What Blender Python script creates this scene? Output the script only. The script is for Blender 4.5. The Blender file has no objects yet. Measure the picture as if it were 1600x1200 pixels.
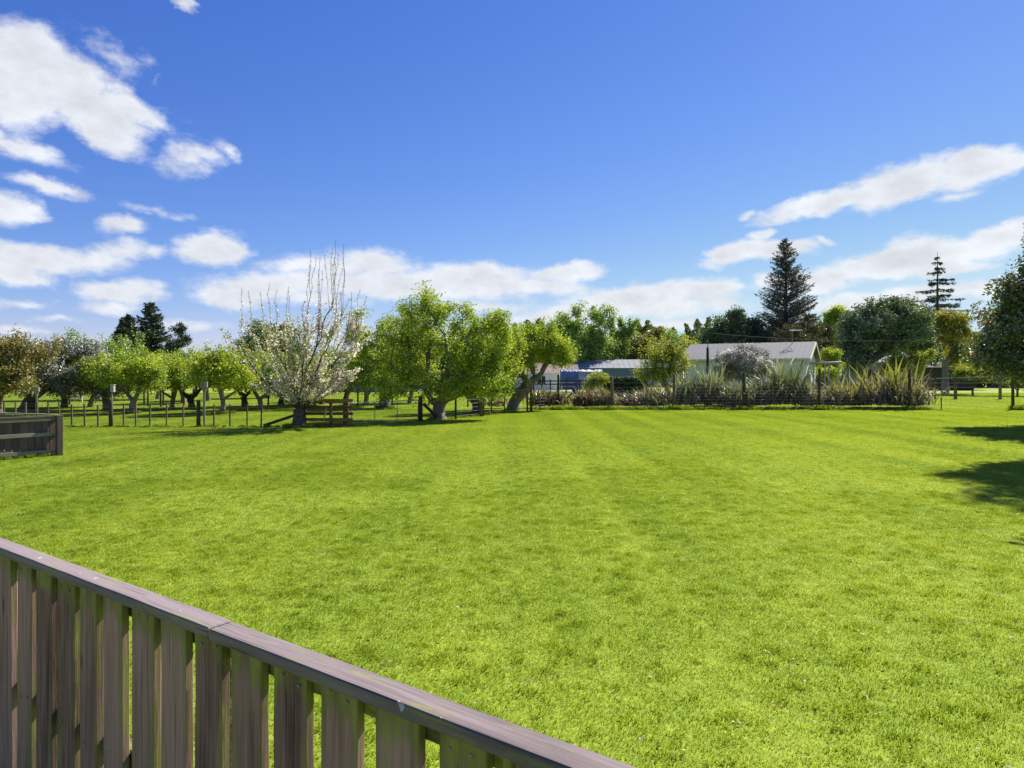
import bpy, math, random
import numpy as np
from mathutils import Vector
R = math.radians
FPX, HZ, CH = 1067.0, 585.0, 2.05      # focal length in photo pixels, horizon row, camera height

# ------------------------------------------------------------------ camera, sky, sun, exposure
scene = bpy.context.scene
cam_d = bpy.data.cameras.new('camera'); cam = bpy.data.objects.new('camera', cam_d)
scene.collection.objects.link(cam); scene.camera = cam
cam.location = (0, 0, CH); cam.rotation_euler = (R(90), 0, 0)
cam_d.sensor_width = 36; cam_d.lens = 24; cam_d.shift_y = -(600-HZ)/1600.0
cam_d.clip_start = 0.05; cam_d.clip_end = 6000

SUN_AZ, SUN_EL = R(44), R(43)           # clockwise from +Y, above the horizon
SUN_DIR = Vector((math.sin(SUN_AZ)*math.cos(SUN_EL), math.cos(SUN_AZ)*math.cos(SUN_EL), math.sin(SUN_EL)))
sd = bpy.data.lights.new('sun', 'SUN'); sd.energy = 4.6; sd.angle = R(0.53); sd.color = (1.0, 0.95, 0.87)
sun = bpy.data.objects.new('sun', sd); scene.collection.objects.link(sun)
sun.rotation_euler = SUN_DIR.to_track_quat('Z', 'Y').to_euler(); sun.location = (30, 30, 40)

scene.view_settings.view_transform = 'Standard'
scene.view_settings.look = 'None'; scene.view_settings.gamma = 1.0
scene.view_settings.use_curve_mapping = False
scene.view_settings.exposure = 1.25
scene.cycles.max_bounces = 5; scene.cycles.diffuse_bounces = 3; scene.cycles.glossy_bounces = 2; scene.cycles.transmission_bounces = 4

def srgb(r, g, b):
    f = lambda c: (c/255/12.92) if c/255 <= .04045 else ((c/255+.055)/1.055)**2.4
    return (f(r), f(g), f(b), 1)

def az_el(px, py):
    x, y, z = (px-800), FPX, (HZ-py)
    return math.atan2(x, y), math.atan2(z, math.hypot(x, y))

CLOUDS = [ # px, py, rx, ry, tilt (deg, up to the right), strength
 (60,100,120,72,-10,1.25),(120,125,105,55,-20,1.0),(128,158,125,48,-18,1.15),(205,172,88,25,-10,.9),(165,208,80,28,-14,.9),(20,150,90,60,0,1.1),
 (15,222,95,24,-8,.8),(287,243,45,30,10,.5),(345,232,22,9,-30,.32),(245,125,8,14,20,.3),(300,6,24,14,-35,.6),(190,92,55,22,-25,.28),
 (70,286,75,17,-8,.75),(10,325,62,36,0,1.0),(200,346,55,15,5,.65),(256,328,46,10,-6,.45),
 (330,388,66,32,0,1.1),(250,392,60,14,0,.5),(80,402,140,30,2,.95),(25,425,80,26,0,.85),(190,388,80,17,5,.55),
 (190,455,72,24,0,1.0),(180,480,60,11,0,.5),(95,497,50,9,0,.5),(20,470,60,9,0,.45),(30,515,60,8,0,.4),(300,505,70,8,0,.35),
 (430,445,150,36,6,.95),(345,462,70,24,0,.85),(480,408,90,20,6,.7),(575,410,95,30,0,.9),(620,445,160,34,0,1.05),(720,440,150,34,-2,1.05),(500,470,110,16,0,.6),
 (880,425,95,20,4,1.0),(820,447,110,16,0,.85),(760,480,120,14,0,.5),
 (1010,462,160,28,3,1.15),(930,485,150,22,4,.95),(1060,480,110,20,0,.85),(860,500,120,14,0,.7),(1110,450,60,14,0,.9),(1020,508,120,12,0,.7),(700,520,200,10,0,.4),(1150,520,80,10,0,.5),
 (1150,398,78,24,6,1.2),(1215,395,60,20,0,1.0),(1188,367,32,11,5,.8),(1270,378,20,8,-8,.6),(1195,442,42,16,0,.8),
 (1300,316,140,20,7,1.1),(1400,290,120,38,12,1.3),(1510,268,100,32,6,1.2),(1565,258,50,20,10,.9),(1490,310,30,8,8,.3),(1165,332,14,6,10,.35),
 (1400,400,150,30,9,1.2),(1300,432,90,22,6,1.1),(1470,392,100,24,8,1.0),(1580,366,110,30,10,1.1),(1500,414,70,18,2,1.05),(1260,455,60,14,5,.7),
 (1400,462,170,20,5,1.05),(1540,452,110,20,4,1.05),(1340,480,120,14,0,.8),(1680,330,90,26,5,1.0),(1700,430,120,30,3,1.0),
]
def build_world():
    w = bpy.data.worlds.new('World'); scene.world = w; w.use_nodes = True
    nt = w.node_tree; N, L = nt.nodes, nt.links; N.clear()
    out = N.new('ShaderNodeOutputWorld'); bg = N.new('ShaderNodeBackground')
    sky = N.new('ShaderNodeTexSky'); sky.sky_type = 'NISHITA'; sky.sun_disc = False
    sky.sun_elevation = SUN_EL; sky.sun_rotation = SUN_AZ
    sky.air_density = 1.0; sky.dust_density = 0.08; sky.ozone_density = 3.5; sky.altitude = 0
    bg.inputs['Strength'].default_value = 0.12
    def m(op, a, b=None, c=None, clamp=False):
        n = N.new('ShaderNodeMath'); n.operation = op; n.use_clamp = clamp
        for i, v in enumerate((a, b, c)):
            if v is None: continue
            if isinstance(v, (int, float)): n.inputs[i].default_value = v
            else: L.new(v, n.inputs[i])
        return n.outputs[0]
    def noise(vec, scale, detail, rough=.55, lac=2.0):
        n = N.new('ShaderNodeTexNoise'); n.inputs['Scale'].default_value = scale
        n.inputs['Detail'].default_value = detail; n.inputs['Roughness'].default_value = rough; n.inputs['Lacunarity'].default_value = lac
        L.new(vec, n.inputs['Vector']); return n
    tc = N.new('ShaderNodeTexCoord'); sp = N.new('ShaderNodeSeparateXYZ'); L.new(tc.outputs['Generated'], sp.inputs[0])
    az = m('ARCTAN2', sp.outputs[0], sp.outputs[1]); el = m('ARCSINE', sp.outputs[2])
    cb = N.new('ShaderNodeCombineXYZ'); L.new(az, cb.inputs[0]); L.new(el, cb.inputs[1])
    mp = N.new('ShaderNodeMapping'); L.new(cb.outputs[0], mp.inputs[0]); mp.inputs['Scale'].default_value = (1, 1.6, 1)
    n1 = noise(mp.outputs[0], 9, 7, .6)
    vs = N.new('ShaderNodeVectorMath'); vs.operation = 'SUBTRACT'; L.new(n1.outputs['Color'], vs.inputs[0]); vs.inputs[1].default_value = (.5, .5, .5)
    vm = N.new('ShaderNodeVectorMath'); vm.operation = 'MULTIPLY'; L.new(vs.outputs[0], vm.inputs[0]); vm.inputs[1].default_value = (.11, .045, 0)
    va = N.new('ShaderNodeVectorMath'); va.operation = 'ADD'; L.new(cb.outputs[0], va.inputs[0]); L.new(vm.outputs[0], va.inputs[1])
    rnd = random.Random(5)
    ell = []
    for px, py, rx, ry, tilt, s in CLOUDS:
        a0, e0 = az_el(px, py); a1, _ = az_el(px+rx, py); _, e1 = az_el(px, py-ry)
        ell.append((a0, e0, abs(a1-a0), abs(e1-e0), R(tilt), s))
    for k in range(14):                                   # the same kind of clouds round the rest of the sky
        a = rnd.uniform(.85, 2*math.pi-.85); e = rnd.choice([.06, .1, .16, .3, .45]) * rnd.uniform(.8, 1.3)
        if a > math.pi: a -= 2*math.pi
        ell.append((a, e, rnd.uniform(.08, .22), .02+.14*e*rnd.uniform(.6, 1.4), R(rnd.uniform(-8, 8)), rnd.uniform(.8, 1.2)))
    acc = None; top = None
    for a0, e0, ra, re, t, s in ell:
        q = N.new('ShaderNodeMapping'); q.vector_type = 'TEXTURE'
        if acc is None: L.new(va.outputs[0], q.inputs[0])
        else:                                             # ties each ellipse to the one before, so that they are evaluated one after another
            ch = N.new('ShaderNodeVectorMath'); ch.operation = 'MULTIPLY_ADD'; L.new(acc, ch.inputs[0]); ch.inputs[1].default_value = (1e-9,)*3
            L.new(va.outputs[0], ch.inputs[2]); L.new(ch.outputs[0], q.inputs[0])
        q.inputs['Location'].default_value = (a0, e0, 0); q.inputs['Rotation'].default_value = (0, 0, t)
        q.inputs['Scale'].default_value = (ra, re, 1)
        ln = N.new('ShaderNodeVectorMath'); ln.operation = 'LENGTH'; L.new(q.outputs[0], ln.inputs[0])
        v = m('MULTIPLY_ADD', ln.outputs['Value'], -s, s)
        acc = v if acc is None else m('SMOOTH_MAX', acc, v, .12)
    n2 = noise(mp.outputs[0], 16, 10, .62)
    d = m('ADD', m('MULTIPLY', acc, 1.25), m('MULTIPLY', m('SUBTRACT', n2.outputs['Fac'], .5), 1.75))
    mr = N.new('ShaderNodeMapRange'); mr.interpolation_type = 'SMOOTHSTEP'; L.new(d, mr.inputs[0])
    mr.inputs[1].default_value = -.10; mr.inputs[2].default_value = .68
    # thick middles a touch greyer than the lit rims, with soft mottling
    n3 = noise(mp.outputs[0], 14, 6, .6)
    sh = m('ADD', m('MULTIPLY', m('SUBTRACT', d, .5, clamp=True), -.10), m('MULTIPLY', m('SUBTRACT', n3.outputs['Fac'], .5), .75))
    val = m('MINIMUM', m('ADD', sh, 1.0), 1.1)
    cc = N.new('ShaderNodeVectorMath'); cc.operation = 'SCALE'; cc.inputs[0].default_value = tuple(v/.285 for v in (.86, .885, .93))
    L.new(val, cc.inputs['Scale'])
    # deeper, more saturated blue than the plain model
    sc_ = N.new('ShaderNodeSeparateXYZ'); L.new(sky.outputs[0], sc_.inputs[0]); ch3 = N.new('ShaderNodeCombineXYZ')
    for i, (p_, k_, top_) in enumerate(((1.45, .80, .60), (1.15, .66, .78), (.70, .89, .92))):
        v = m('MULTIPLY', m('POWER', m('MULTIPLY', sc_.outputs[i], .1464), p_), k_/.285)
        L.new(m('SMOOTH_MIN', v, top_/.285, .4), ch3.inputs[i])
    mx = N.new('ShaderNodeMixRGB'); L.new(m('MULTIPLY', mr.outputs[0], .93), mx.inputs[0]); L.new(ch3.outputs[0], mx.inputs[1]); L.new(cc.outputs[0], mx.inputs[2])
    L.new(mx.outputs[0], bg.inputs['Color']); L.new(bg.outputs[0], out.inputs[0])
build_world()

# ------------------------------------------------------------------ helpers
C = scene.collection
rng = np.random.default_rng(7)
random.seed(3)

def G(px, py):                      # ground point seen at a photo pixel
    D = FPX*CH/(py-HZ); return ((px-800)/FPX*D, D)
def P(px, D): return (px-800)/FPX*D
def Z(py, D): return CH+(HZ-py)*D/FPX

def tag(o, label=None, cat=None, group=None, kind=None):
    if label: o['label'] = label
    if cat: o['category'] = cat
    if group: o['group'] = group
    if kind: o['kind'] = kind
    return o
def thing(name, label, cat, loc=(0,0,0), rz=0, group=None):
    o = bpy.data.objects.new(name, None); C.objects.link(o); o.empty_display_size = .2
    o.location = loc; o.rotation_euler = (0, 0, rz)
    return tag(o, label, cat, group)
def link(name, me, parent=None, loc=(0,0,0), rz=0, rot=None):
    o = bpy.data.objects.new(name, me); C.objects.link(o)
    if parent: o.parent = parent
    o.location = loc; o.rotation_euler = rot if rot else (0, 0, rz)
    return o
def copy_tree(o, parent=None):
    c = o.copy(); C.objects.link(c); c.parent = parent
    for ch in o.children: copy_tree(ch, c)
    return c

def np_mesh(name, V, F, mat, rnd=None, smooth=False, mats=None, midx=None):
    V = np.asarray(V, np.float32).reshape(-1, 3); F = np.asarray(F, np.int32); k = F.shape[1]
    me = bpy.data.meshes.new(name)
    me.vertices.add(len(V)); me.vertices.foreach_set('co', V.ravel())
    me.loops.add(F.size); me.loops.foreach_set('vertex_index', F.ravel())
    me.polygons.add(len(F)); me.polygons.foreach_set('loop_start', np.arange(0, F.size, k, dtype=np.int32))
    me.polygons.foreach_set('loop_total', np.full(len(F), k, np.int32))
    if rnd is not None:
        a = me.attributes.new('rnd', 'FLOAT', 'FACE'); a.data.foreach_set('value', np.asarray(rnd, np.float32))
    me.update(calc_edges=True)
    me.polygons.foreach_set('use_smooth', np.full(len(F), smooth))
    for m_ in (mats or [mat]): me.materials.append(m_)
    if midx is not None: me.polygons.foreach_set('material_index', np.asarray(midx, np.int32))
    me.validate(); return me

BOXF = np.array([[0,3,2,1],[4,5,6,7],[0,1,5,4],[1,2,6,5],[2,3,7,6],[3,0,4,7]])
class MB:                            # collects quads of one mesh
    def __init__(s): s.V = []; s.F = []; s.n = 0
    def add(s, V, F):
        s.V.append(np.asarray(V, float)); s.F.append(np.asarray(F)+s.n); s.n += len(V)
    def box(s, c, size, rz=0, taper=1.0, jit=0):
        x, y, z = [v/2 for v in size]
        v = np.array([[-x,-y,-z],[x,-y,-z],[x,y,-z],[-x,y,-z],[-x*taper,-y*taper,z],[x*taper,-y*taper,z],[x*taper,y*taper,z],[-x*taper,y*taper,z]])
        if jit: v = v+rng.uniform(-jit, jit, v.shape)
        ca, sa = math.cos(rz), math.sin(rz)
        v = np.stack([v[:,0]*ca-v[:,1]*sa, v[:,0]*sa+v[:,1]*ca, v[:,2]], 1)+np.array(c)
        s.add(v, BOXF)
    def beam(s, p0, p1, w, h):       # box between two points, h measured upward
        p0, p1 = np.array(p0, float), np.array(p1, float); d = p1-p0; d /= np.linalg.norm(d)
        up = np.array([0,0,1.]) if abs(d[2]) < .95 else np.array([0,1.,0])
        s_ = np.cross(d, up); s_ /= np.linalg.norm(s_); u = np.cross(s_, d)
        v = [p+a*s_*w/2+b*u*h/2 for p in (p0, p1) for a, b in ((-1,-1),(1,-1),(1,1),(-1,1))]
        s.add(v, [[0,1,2,3],[7,6,5,4],[0,4,5,1],[1,5,6,2],[2,6,7,3],[3,7,4,0]])
    def tube(s, pts, r, k=8, cap=True):
        pts = np.array(pts, float); n = len(pts); r = np.broadcast_to(np.array(r, float), (n,))
        T = np.gradient(pts, axis=0); T /= np.linalg.norm(T, axis=1)[:,None]
        ref = np.array([.31,.92,.1]) if abs(T[:,2]).mean() > .5 else np.array([0,.1,1.])
        A = np.cross(T, ref); A /= np.linalg.norm(A, axis=1)[:,None]; B = np.cross(T, A)
        th = np.arange(k)/k*2*np.pi
        V = pts[:,None]+r[:,None,None]*(np.cos(th)[None,:,None]*A[:,None]+np.sin(th)[None,:,None]*B[:,None])
        V = V.reshape(-1,3); F = []
        for i in range(n-1):
            for j in range(k): F.append([i*k+j, i*k+(j+1)%k, (i+1)*k+(j+1)%k, (i+1)*k+j])
        if cap:
            V = np.vstack([V, pts[0], pts[-1]]); a, b = n*k, n*k+1
            for j in range(0, k, 2):
                F.append([a, (j+2)%k, (j+1)%k, j]); F.append([b, (n-1)*k+j, (n-1)*k+(j+1)%k, (n-1)*k+(j+2)%k])
        s.add(V, F)
    def quad(s, a, b, c, d): s.add([a,b,c,d], [[0,1,2,3]])
    def mesh(s, name, mat, smooth=False): return np_mesh(name, np.vstack(s.V), np.vstack(s.F), mat, smooth=smooth)
    def build(s, name, mat, parent=None, smooth=False, bevel=0, **k):
        o = link(name, s.mesh(name, mat, smooth), parent, **k)
        if bevel:
            b = o.modifiers.new('bevel', 'BEVEL'); b.width = bevel; b.segments = 1; b.limit_method = 'ANGLE'
        return o

# ------------------------------------------------------------------ materials
def nt_new(name):
    m = bpy.data.materials.new(name); m.use_nodes = True; nt = m.node_tree; nt.nodes.clear()
    out = nt.nodes.new('ShaderNodeOutputMaterial'); return m, nt, nt.nodes, nt.links, out
def ramp(N, L, fac, stops):
    r = N.new('ShaderNodeValToRGB'); L.new(fac, r.inputs[0]); e = r.color_ramp.elements
    e[0].position, e[0].color = stops[0]; e[1].position, e[1].color = stops[-1]
    for p, c in stops[1:-1]:
        x = e.new(p); x.color = c
    return r.outputs[0]
def noise_n(N, L, vec, scale, detail=3, rough=.5):
    n = N.new('ShaderNodeTexNoise'); n.inputs['Scale'].default_value = scale; n.inputs['Detail'].default_value = detail
    n.inputs['Roughness'].default_value = rough
    if vec is not None: L.new(vec, n.inputs['Vector'])
    return n
def lin(r, g, b): return (r, g, b, 1)

def leaf_mat(name, dark, light, trans=.4, gloss=.05, rough=.5, clump=.9, third=None, tint=(1.25,1.15,.6)):
    m, nt, N, L, out = nt_new(name)
    at = N.new('ShaderNodeAttribute'); at.attribute_name = 'rnd'
    tc = N.new('ShaderNodeTexCoord'); nz = noise_n(N, L, tc.outputs['Object'], clump, 2)
    f = N.new('ShaderNodeMath'); f.operation = 'MULTIPLY_ADD'; L.new(nz.outputs['Fac'], f.inputs[0]); f.inputs[1].default_value = 1.5; f.inputs[2].default_value = -.5
    f2 = N.new('ShaderNodeMath'); f2.operation = 'MULTIPLY_ADD'; L.new(at.outputs['Fac'], f2.inputs[0]); f2.inputs[1].default_value = .55; L.new(f.outputs[0], f2.inputs[2])
    st = [(0.05, dark), (.85, light)] if not third else [(0.05, dark), (.65, light), (.95, third)]
    col = ramp(N, L, f2.outputs[0], st)
    d = N.new('ShaderNodeBsdfDiffuse'); L.new(col, d.inputs[0])
    t = N.new('ShaderNodeBsdfTranslucent')
    tm = N.new('ShaderNodeMixRGB'); tm.blend_type = 'MULTIPLY'; tm.inputs[0].default_value = 1; L.new(col, tm.inputs[1]); tm.inputs[2].default_value = (*tint, 1)
    L.new(tm.outputs[0], t.inputs[0])
    mx = N.new('ShaderNodeMixShader'); mx.inputs[0].default_value = trans; L.new(d.outputs[0], mx.inputs[1]); L.new(t.outputs[0], mx.inputs[2])
    g = N.new('ShaderNodeBsdfGlossy'); g.inputs['Roughness'].default_value = rough; g.inputs[0].default_value = (1,1,1,1)
    m2 = N.new('ShaderNodeMixShader'); m2.inputs[0].default_value = gloss; L.new(mx.outputs[0], m2.inputs[1]); L.new(g.outputs[0], m2.inputs[2])
    L.new(m2.outputs[0], out.inputs[0]); return m

def solid(name, col, rough=.7, var=.15, scale=6, bump=0, metal=0, stretch=(1,1,1), spec=.3):
    m, nt, N, L, out = nt_new(name)
    tc = N.new('ShaderNodeTexCoord'); mp = N.new('ShaderNodeMapping'); mp.inputs['Scale'].default_value = stretch; L.new(tc.outputs['Object'], mp.inputs[0])
    nz = noise_n(N, L, mp.outputs[0], scale, 5, .6)
    a = tuple(c*(1-var*1.6) for c in col[:3])+(1,); b = tuple(min(1, c*(1+var*1.2)) for c in col[:3])+(1,)
    c = ramp(N, L, nz.outputs['Fac'], [(.3, a), (.7, b)])
    p = N.new('ShaderNodeBsdfPrincipled'); L.new(c, p.inputs['Base Color']); p.inputs['Roughness'].default_value = rough
    p.inputs['Metallic'].default_value = metal; p.inputs['Specular IOR Level'].default_value = spec
    if bump:
        b_ = N.new('ShaderNodeBump'); b_.inputs['Strength'].default_value = bump; b_.inputs['Distance'].default_value = .02
        L.new(nz.outputs['Fac'], b_.inputs['Height']); L.new(b_.outputs[0], p.inputs['Normal'])
    L.new(p.outputs[0], out.inputs[0]); return m

def paling_wood(name, base, light, moss_amt=.5, moss_lo=.45, grain_axis=2, specks=0, top_z=None, along=None, edge=None):
    """weathered timber: grain along one local axis, moss patches, pale droppings"""
    m, nt, N, L, out = nt_new(name)
    geo = N.new('ShaderNodeNewGeometry'); tc = N.new('ShaderNodeTexCoord')
    oi = N.new('ShaderNodeObjectInfo')
    sh = N.new('ShaderNodeVectorMath'); sh.operation = 'ADD'; L.new(tc.outputs['Object'], sh.inputs[0])
    off = N.new('ShaderNodeVectorMath'); off.operation = 'SCALE'; off.inputs[0].default_value = (17, 9, 13); L.new(oi.outputs['Random'], off.inputs['Scale'])
    L.new(off.outputs[0], sh.inputs[1])
    mp = N.new('ShaderNodeMapping'); sc = [55, 55, 55]; sc[grain_axis] = 2.2; mp.inputs['Scale'].default_value = sc; L.new(sh.outputs[0], mp.inputs[0])
    g = noise_n(N, L, mp.outputs[0], 1, 6, .65)
    mp2 = N.new('ShaderNodeMapping'); sc = [9, 9, 9]; sc[grain_axis] = 1.3; mp2.inputs['Scale'].default_value = sc; L.new(sh.outputs[0], mp2.inputs[0])
    b = noise_n(N, L, mp2.outputs[0], 1, 4, .6)
    mu = N.new('ShaderNodeMath'); mu.operation = 'MULTIPLY_ADD'; L.new(g.outputs['Fac'], mu.inputs[0]); mu.inputs[1].default_value = .6
    mu2 = N.new('ShaderNodeMath'); mu2.operation = 'MULTIPLY'; L.new(b.outputs['Fac'], mu2.inputs[0]); mu2.inputs[1].default_value = .5
    L.new(mu2.outputs[0], mu.inputs[2])
    mr = N.new('ShaderNodeMath'); mr.operation = 'MULTIPLY_ADD'; L.new(oi.outputs['Random'], mr.inputs[0]); mr.inputs[1].default_value = .30; 
    ms = N.new('ShaderNodeMath'); ms.operation = 'SUBTRACT'; L.new(mu.outputs[0], ms.inputs[0]); ms.inputs[1].default_value = .15; L.new(ms.outputs[0], mr.inputs[2])
    col = ramp(N, L, mr.outputs[0], [(.34, base), (.72, light)])
    if edge:
        kv = N.new('ShaderNodeTexVoronoi'); kv.inputs['Scale'].default_value = 1; km = N.new('ShaderNodeMapping'); km.inputs['Scale'].default_value = (9, 9, 2.6); L.new(sh.outputs[0], km.inputs[0]); L.new(km.outputs[0], kv.inputs['Vector'])
        kr = N.new('ShaderNodeMapRange'); L.new(kv.outputs['Distance'], kr.inputs[0]); kr.inputs[1].default_value = .05; kr.inputs[2].default_value = .13; kr.inputs[3].default_value = .35; kr.inputs[4].default_value = 1.0
        kx = N.new('ShaderNodeVectorMath'); kx.operation = 'SCALE'; L.new(col, kx.inputs[0]); L.new(kr.outputs[0], kx.inputs['Scale']); col = kx.outputs[0]
    cm = N.new('ShaderNodeMapping'); sc = [130, 130, 130]; sc[grain_axis] = 1.6; cm.inputs['Scale'].default_value = sc; L.new(sh.outputs[0], cm.inputs[0])
    cn = noise_n(N, L, cm.outputs[0], 1, 2, .5); cr = N.new('ShaderNodeMapRange'); L.new(cn.outputs['Fac'], cr.inputs[0])
    cr.inputs[1].default_value = .27; cr.inputs[2].default_value = .36; cr.inputs[3].default_value = .35; cr.inputs[4].default_value = 1.0
    cx = N.new('ShaderNodeVectorMath'); cx.operation = 'SCALE'; L.new(col, cx.inputs[0]); L.new(cr.outputs[0], cx.inputs['Scale']); col = cx.outputs[0]
    # moss
    mp3 = N.new('ShaderNodeMapping'); sc = [20, 20, 20]; sc[grain_axis] = 3.4; mp3.inputs['Scale'].default_value = sc; L.new(sh.outputs[0], mp3.inputs[0])
    mn = noise_n(N, L, mp3.outputs[0], 1, 7, .68)
    sx = N.new('ShaderNodeSeparateXYZ'); L.new(tc.outputs['Object'], sx.inputs[0])
    fac = mn.outputs['Fac']
    def add(a, b_, k=1.0):
        n = N.new('ShaderNodeMath'); n.operation = 'MULTIPLY_ADD'; L.new(b_, n.inputs[0]); n.inputs[1].default_value = k; L.new(a, n.inputs[2]); return n.outputs[0]
    r2 = N.new('ShaderNodeMath'); r2.operation = 'MULTIPLY'; L.new(oi.outputs['Random'], r2.inputs[0]); r2.inputs[1].default_value = 7.31
    r3 = N.new('ShaderNodeMath'); r3.operation = 'FRACT'; L.new(r2.outputs[0], r3.inputs[0])
    r4 = N.new('ShaderNodeMath'); r4.operation = 'SUBTRACT'; L.new(r3.outputs[0], r4.inputs[0]); r4.inputs[1].default_value = .55
    fac = add(fac, r4.outputs[0], .13 if edge else 0.0)
    if edge:      # moss grows towards the long edges of a board: distance from the middle line
        ab = N.new('ShaderNodeMath'); ab.operation = 'ABSOLUTE'; L.new(sx.outputs[edge[0]], ab.inputs[0])
        e = N.new('ShaderNodeMapRange'); L.new(ab.outputs[0], e.inputs[0]); e.inputs[1].default_value = edge[1]*.55; e.inputs[2].default_value = edge[1]; e.inputs[3].default_value = 0; e.inputs[4].default_value = 1
        fac = add(fac, e.outputs[0], .17)
    if top_z is not None:   # and in the damp strip under the cap
        e = N.new('ShaderNodeMapRange'); L.new(sx.outputs[2], e.inputs[0]); e.inputs[1].default_value = top_z-.11; e.inputs[2].default_value = top_z-.03
        fac = add(fac, e.outputs[0], .30)
        e = N.new('ShaderNodeMapRange'); L.new(sx.outputs[2], e.inputs[0]); e.inputs[1].default_value = top_z-.35; e.inputs[2].default_value = top_z-1.0
        fac = add(fac, e.outputs[0], .10)
    rr = N.new('ShaderNodeMapRange'); L.new(fac, rr.inputs[0]); rr.inputs[1].default_value = moss_lo; rr.inputs[2].default_value = moss_lo+.22; rr.inputs[4].default_value = moss_amt
    mc = ramp(N, L, mn.outputs['Fac'], [(.3, lin(.075,.080,.018)), (.7, lin(.29,.29,.06))])
    mx = N.new('ShaderNodeMixRGB'); L.new(rr.outputs[0], mx.inputs[0]); L.new(col, mx.inputs[1]); L.new(mc, mx.inputs[2])
    last = mx.outputs[0]
    if specks:
        vo = N.new('ShaderNodeTexVoronoi'); vo.inputs['Scale'].default_value = 16; vo.inputs['Randomness'].default_value = 1
        wn = noise_n(N, L, tc.outputs['Object'], 40, 2); wv = N.new('ShaderNodeVectorMath'); wv.operation = 'MULTIPLY_ADD'
        L.new(wn.outputs['Color'], wv.inputs[0]); wv.inputs[1].default_value = (.04,.04,.04); L.new(tc.outputs['Object'], wv.inputs[2]); L.new(wv.outputs[0], vo.inputs['Vector'])
        sep = N.new('ShaderNodeSeparateColor'); L.new(vo.outputs['Color'], sep.inputs[0])
        sz = N.new('ShaderNodeMapRange'); L.new(sep.outputs[0], sz.inputs[0]); sz.inputs[1].default_value = .55; sz.inputs[2].default_value = 1; sz.inputs[3].default_value = 0; sz.inputs[4].default_value = .16*specks
        lt = N.new('ShaderNodeMath'); lt.operation = 'LESS_THAN'; L.new(vo.outputs['Distance'], lt.inputs[0]); L.new(sz.outputs[0], lt.inputs[1])
        m3 = N.new('ShaderNodeMixRGB'); L.new(lt.outputs[0], m3.inputs[0]); L.new(last, m3.inputs[1]); m3.inputs[2].default_value = lin(.40,.40,.37); last = m3.outputs[0]
    p = N.new('ShaderNodeBsdfPrincipled'); L.new(last, p.inputs['Base Color']); p.inputs['Roughness'].default_value = .82; p.inputs['Specular IOR Level'].default_value = .25
    bm = N.new('ShaderNodeBump'); bm.inputs['Strength'].default_value = .8; bm.inputs['Distance'].default_value = .006
    L.new(mu.outputs[0], bm.inputs['Height']); L.new(bm.outputs[0], p.inputs['Normal'])
    L.new(p.outputs[0], out.inputs[0]); return m

def grass_color(N, L, bright=1.0, rnd=True):
    geo = N.new('ShaderNodeNewGeometry')
    a = noise_n(N, L, geo.outputs['Position'], .35, 5, .6); b = noise_n(N, L, geo.outputs['Position'], 2.6, 4, .6)
    sx = N.new('ShaderNodeMapping'); sx.inputs['Rotation'].default_value = (0,0,R(18)); sx.inputs['Scale'].default_value = (.9,.03,1); L.new(geo.outputs['Position'], sx.inputs[0])
    w = noise_n(N, L, sx.outputs[0], 1, 2)                      # faint mowing lanes
    def add(x, y, k):
        n = N.new('ShaderNodeMath'); n.operation = 'MULTIPLY_ADD'; L.new(y, n.inputs[0]); n.inputs[1].default_value = k
        if isinstance(x, float): n.inputs[2].default_value = x
        else: L.new(x, n.inputs[2])
        return n.outputs[0]
    e = noise_n(N, L, geo.outputs['Position'], 11, 3, .6)
    f = add(-.32, a.outputs['Fac'], .45); f = add(f, b.outputs['Fac'], .36); f = add(f, w.outputs['Fac'], .5); f = add(f, e.outputs['Fac'], .34)
    if rnd:
        at = N.new('ShaderNodeAttribute'); at.attribute_name = 'rnd'; f = add(f, at.outputs['Fac'], .5); f = add(f, N.new('ShaderNodeValue').outputs[0], 0)
        sub = N.new('ShaderNodeMath'); sub.operation = 'SUBTRACT'; L.new(f, sub.inputs[0]); sub.inputs[1].default_value = .25; f = sub.outputs[0]
    k = bright*1.08
    col = ramp(N, L, f, [(.10, lin(.065*k,.125*k,.014*k)), (.40, lin(.195*k,.275*k,.026*k)), (.7, lin(.300*k,.370*k,.040*k)), (.97, lin(.44*k,.45*k,.11*k))])
    st = noise_n(N, L, geo.outputs['Position'], 1.7, 5, .65); sr = N.new('ShaderNodeMapRange'); L.new(st.outputs['Fac'], sr.inputs[0])
    sr.inputs[1].default_value = .60; sr.inputs[2].default_value = .74; sr.inputs[4].default_value = .55        # worn, strawy spots
    sm = N.new('ShaderNodeMixRGB'); L.new(sr.outputs[0], sm.inputs[0]); L.new(col, sm.inputs[1]); sm.inputs[2].default_value = lin(.34*k,.34*k,.12*k)
    return sm.outputs[0], geo

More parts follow.
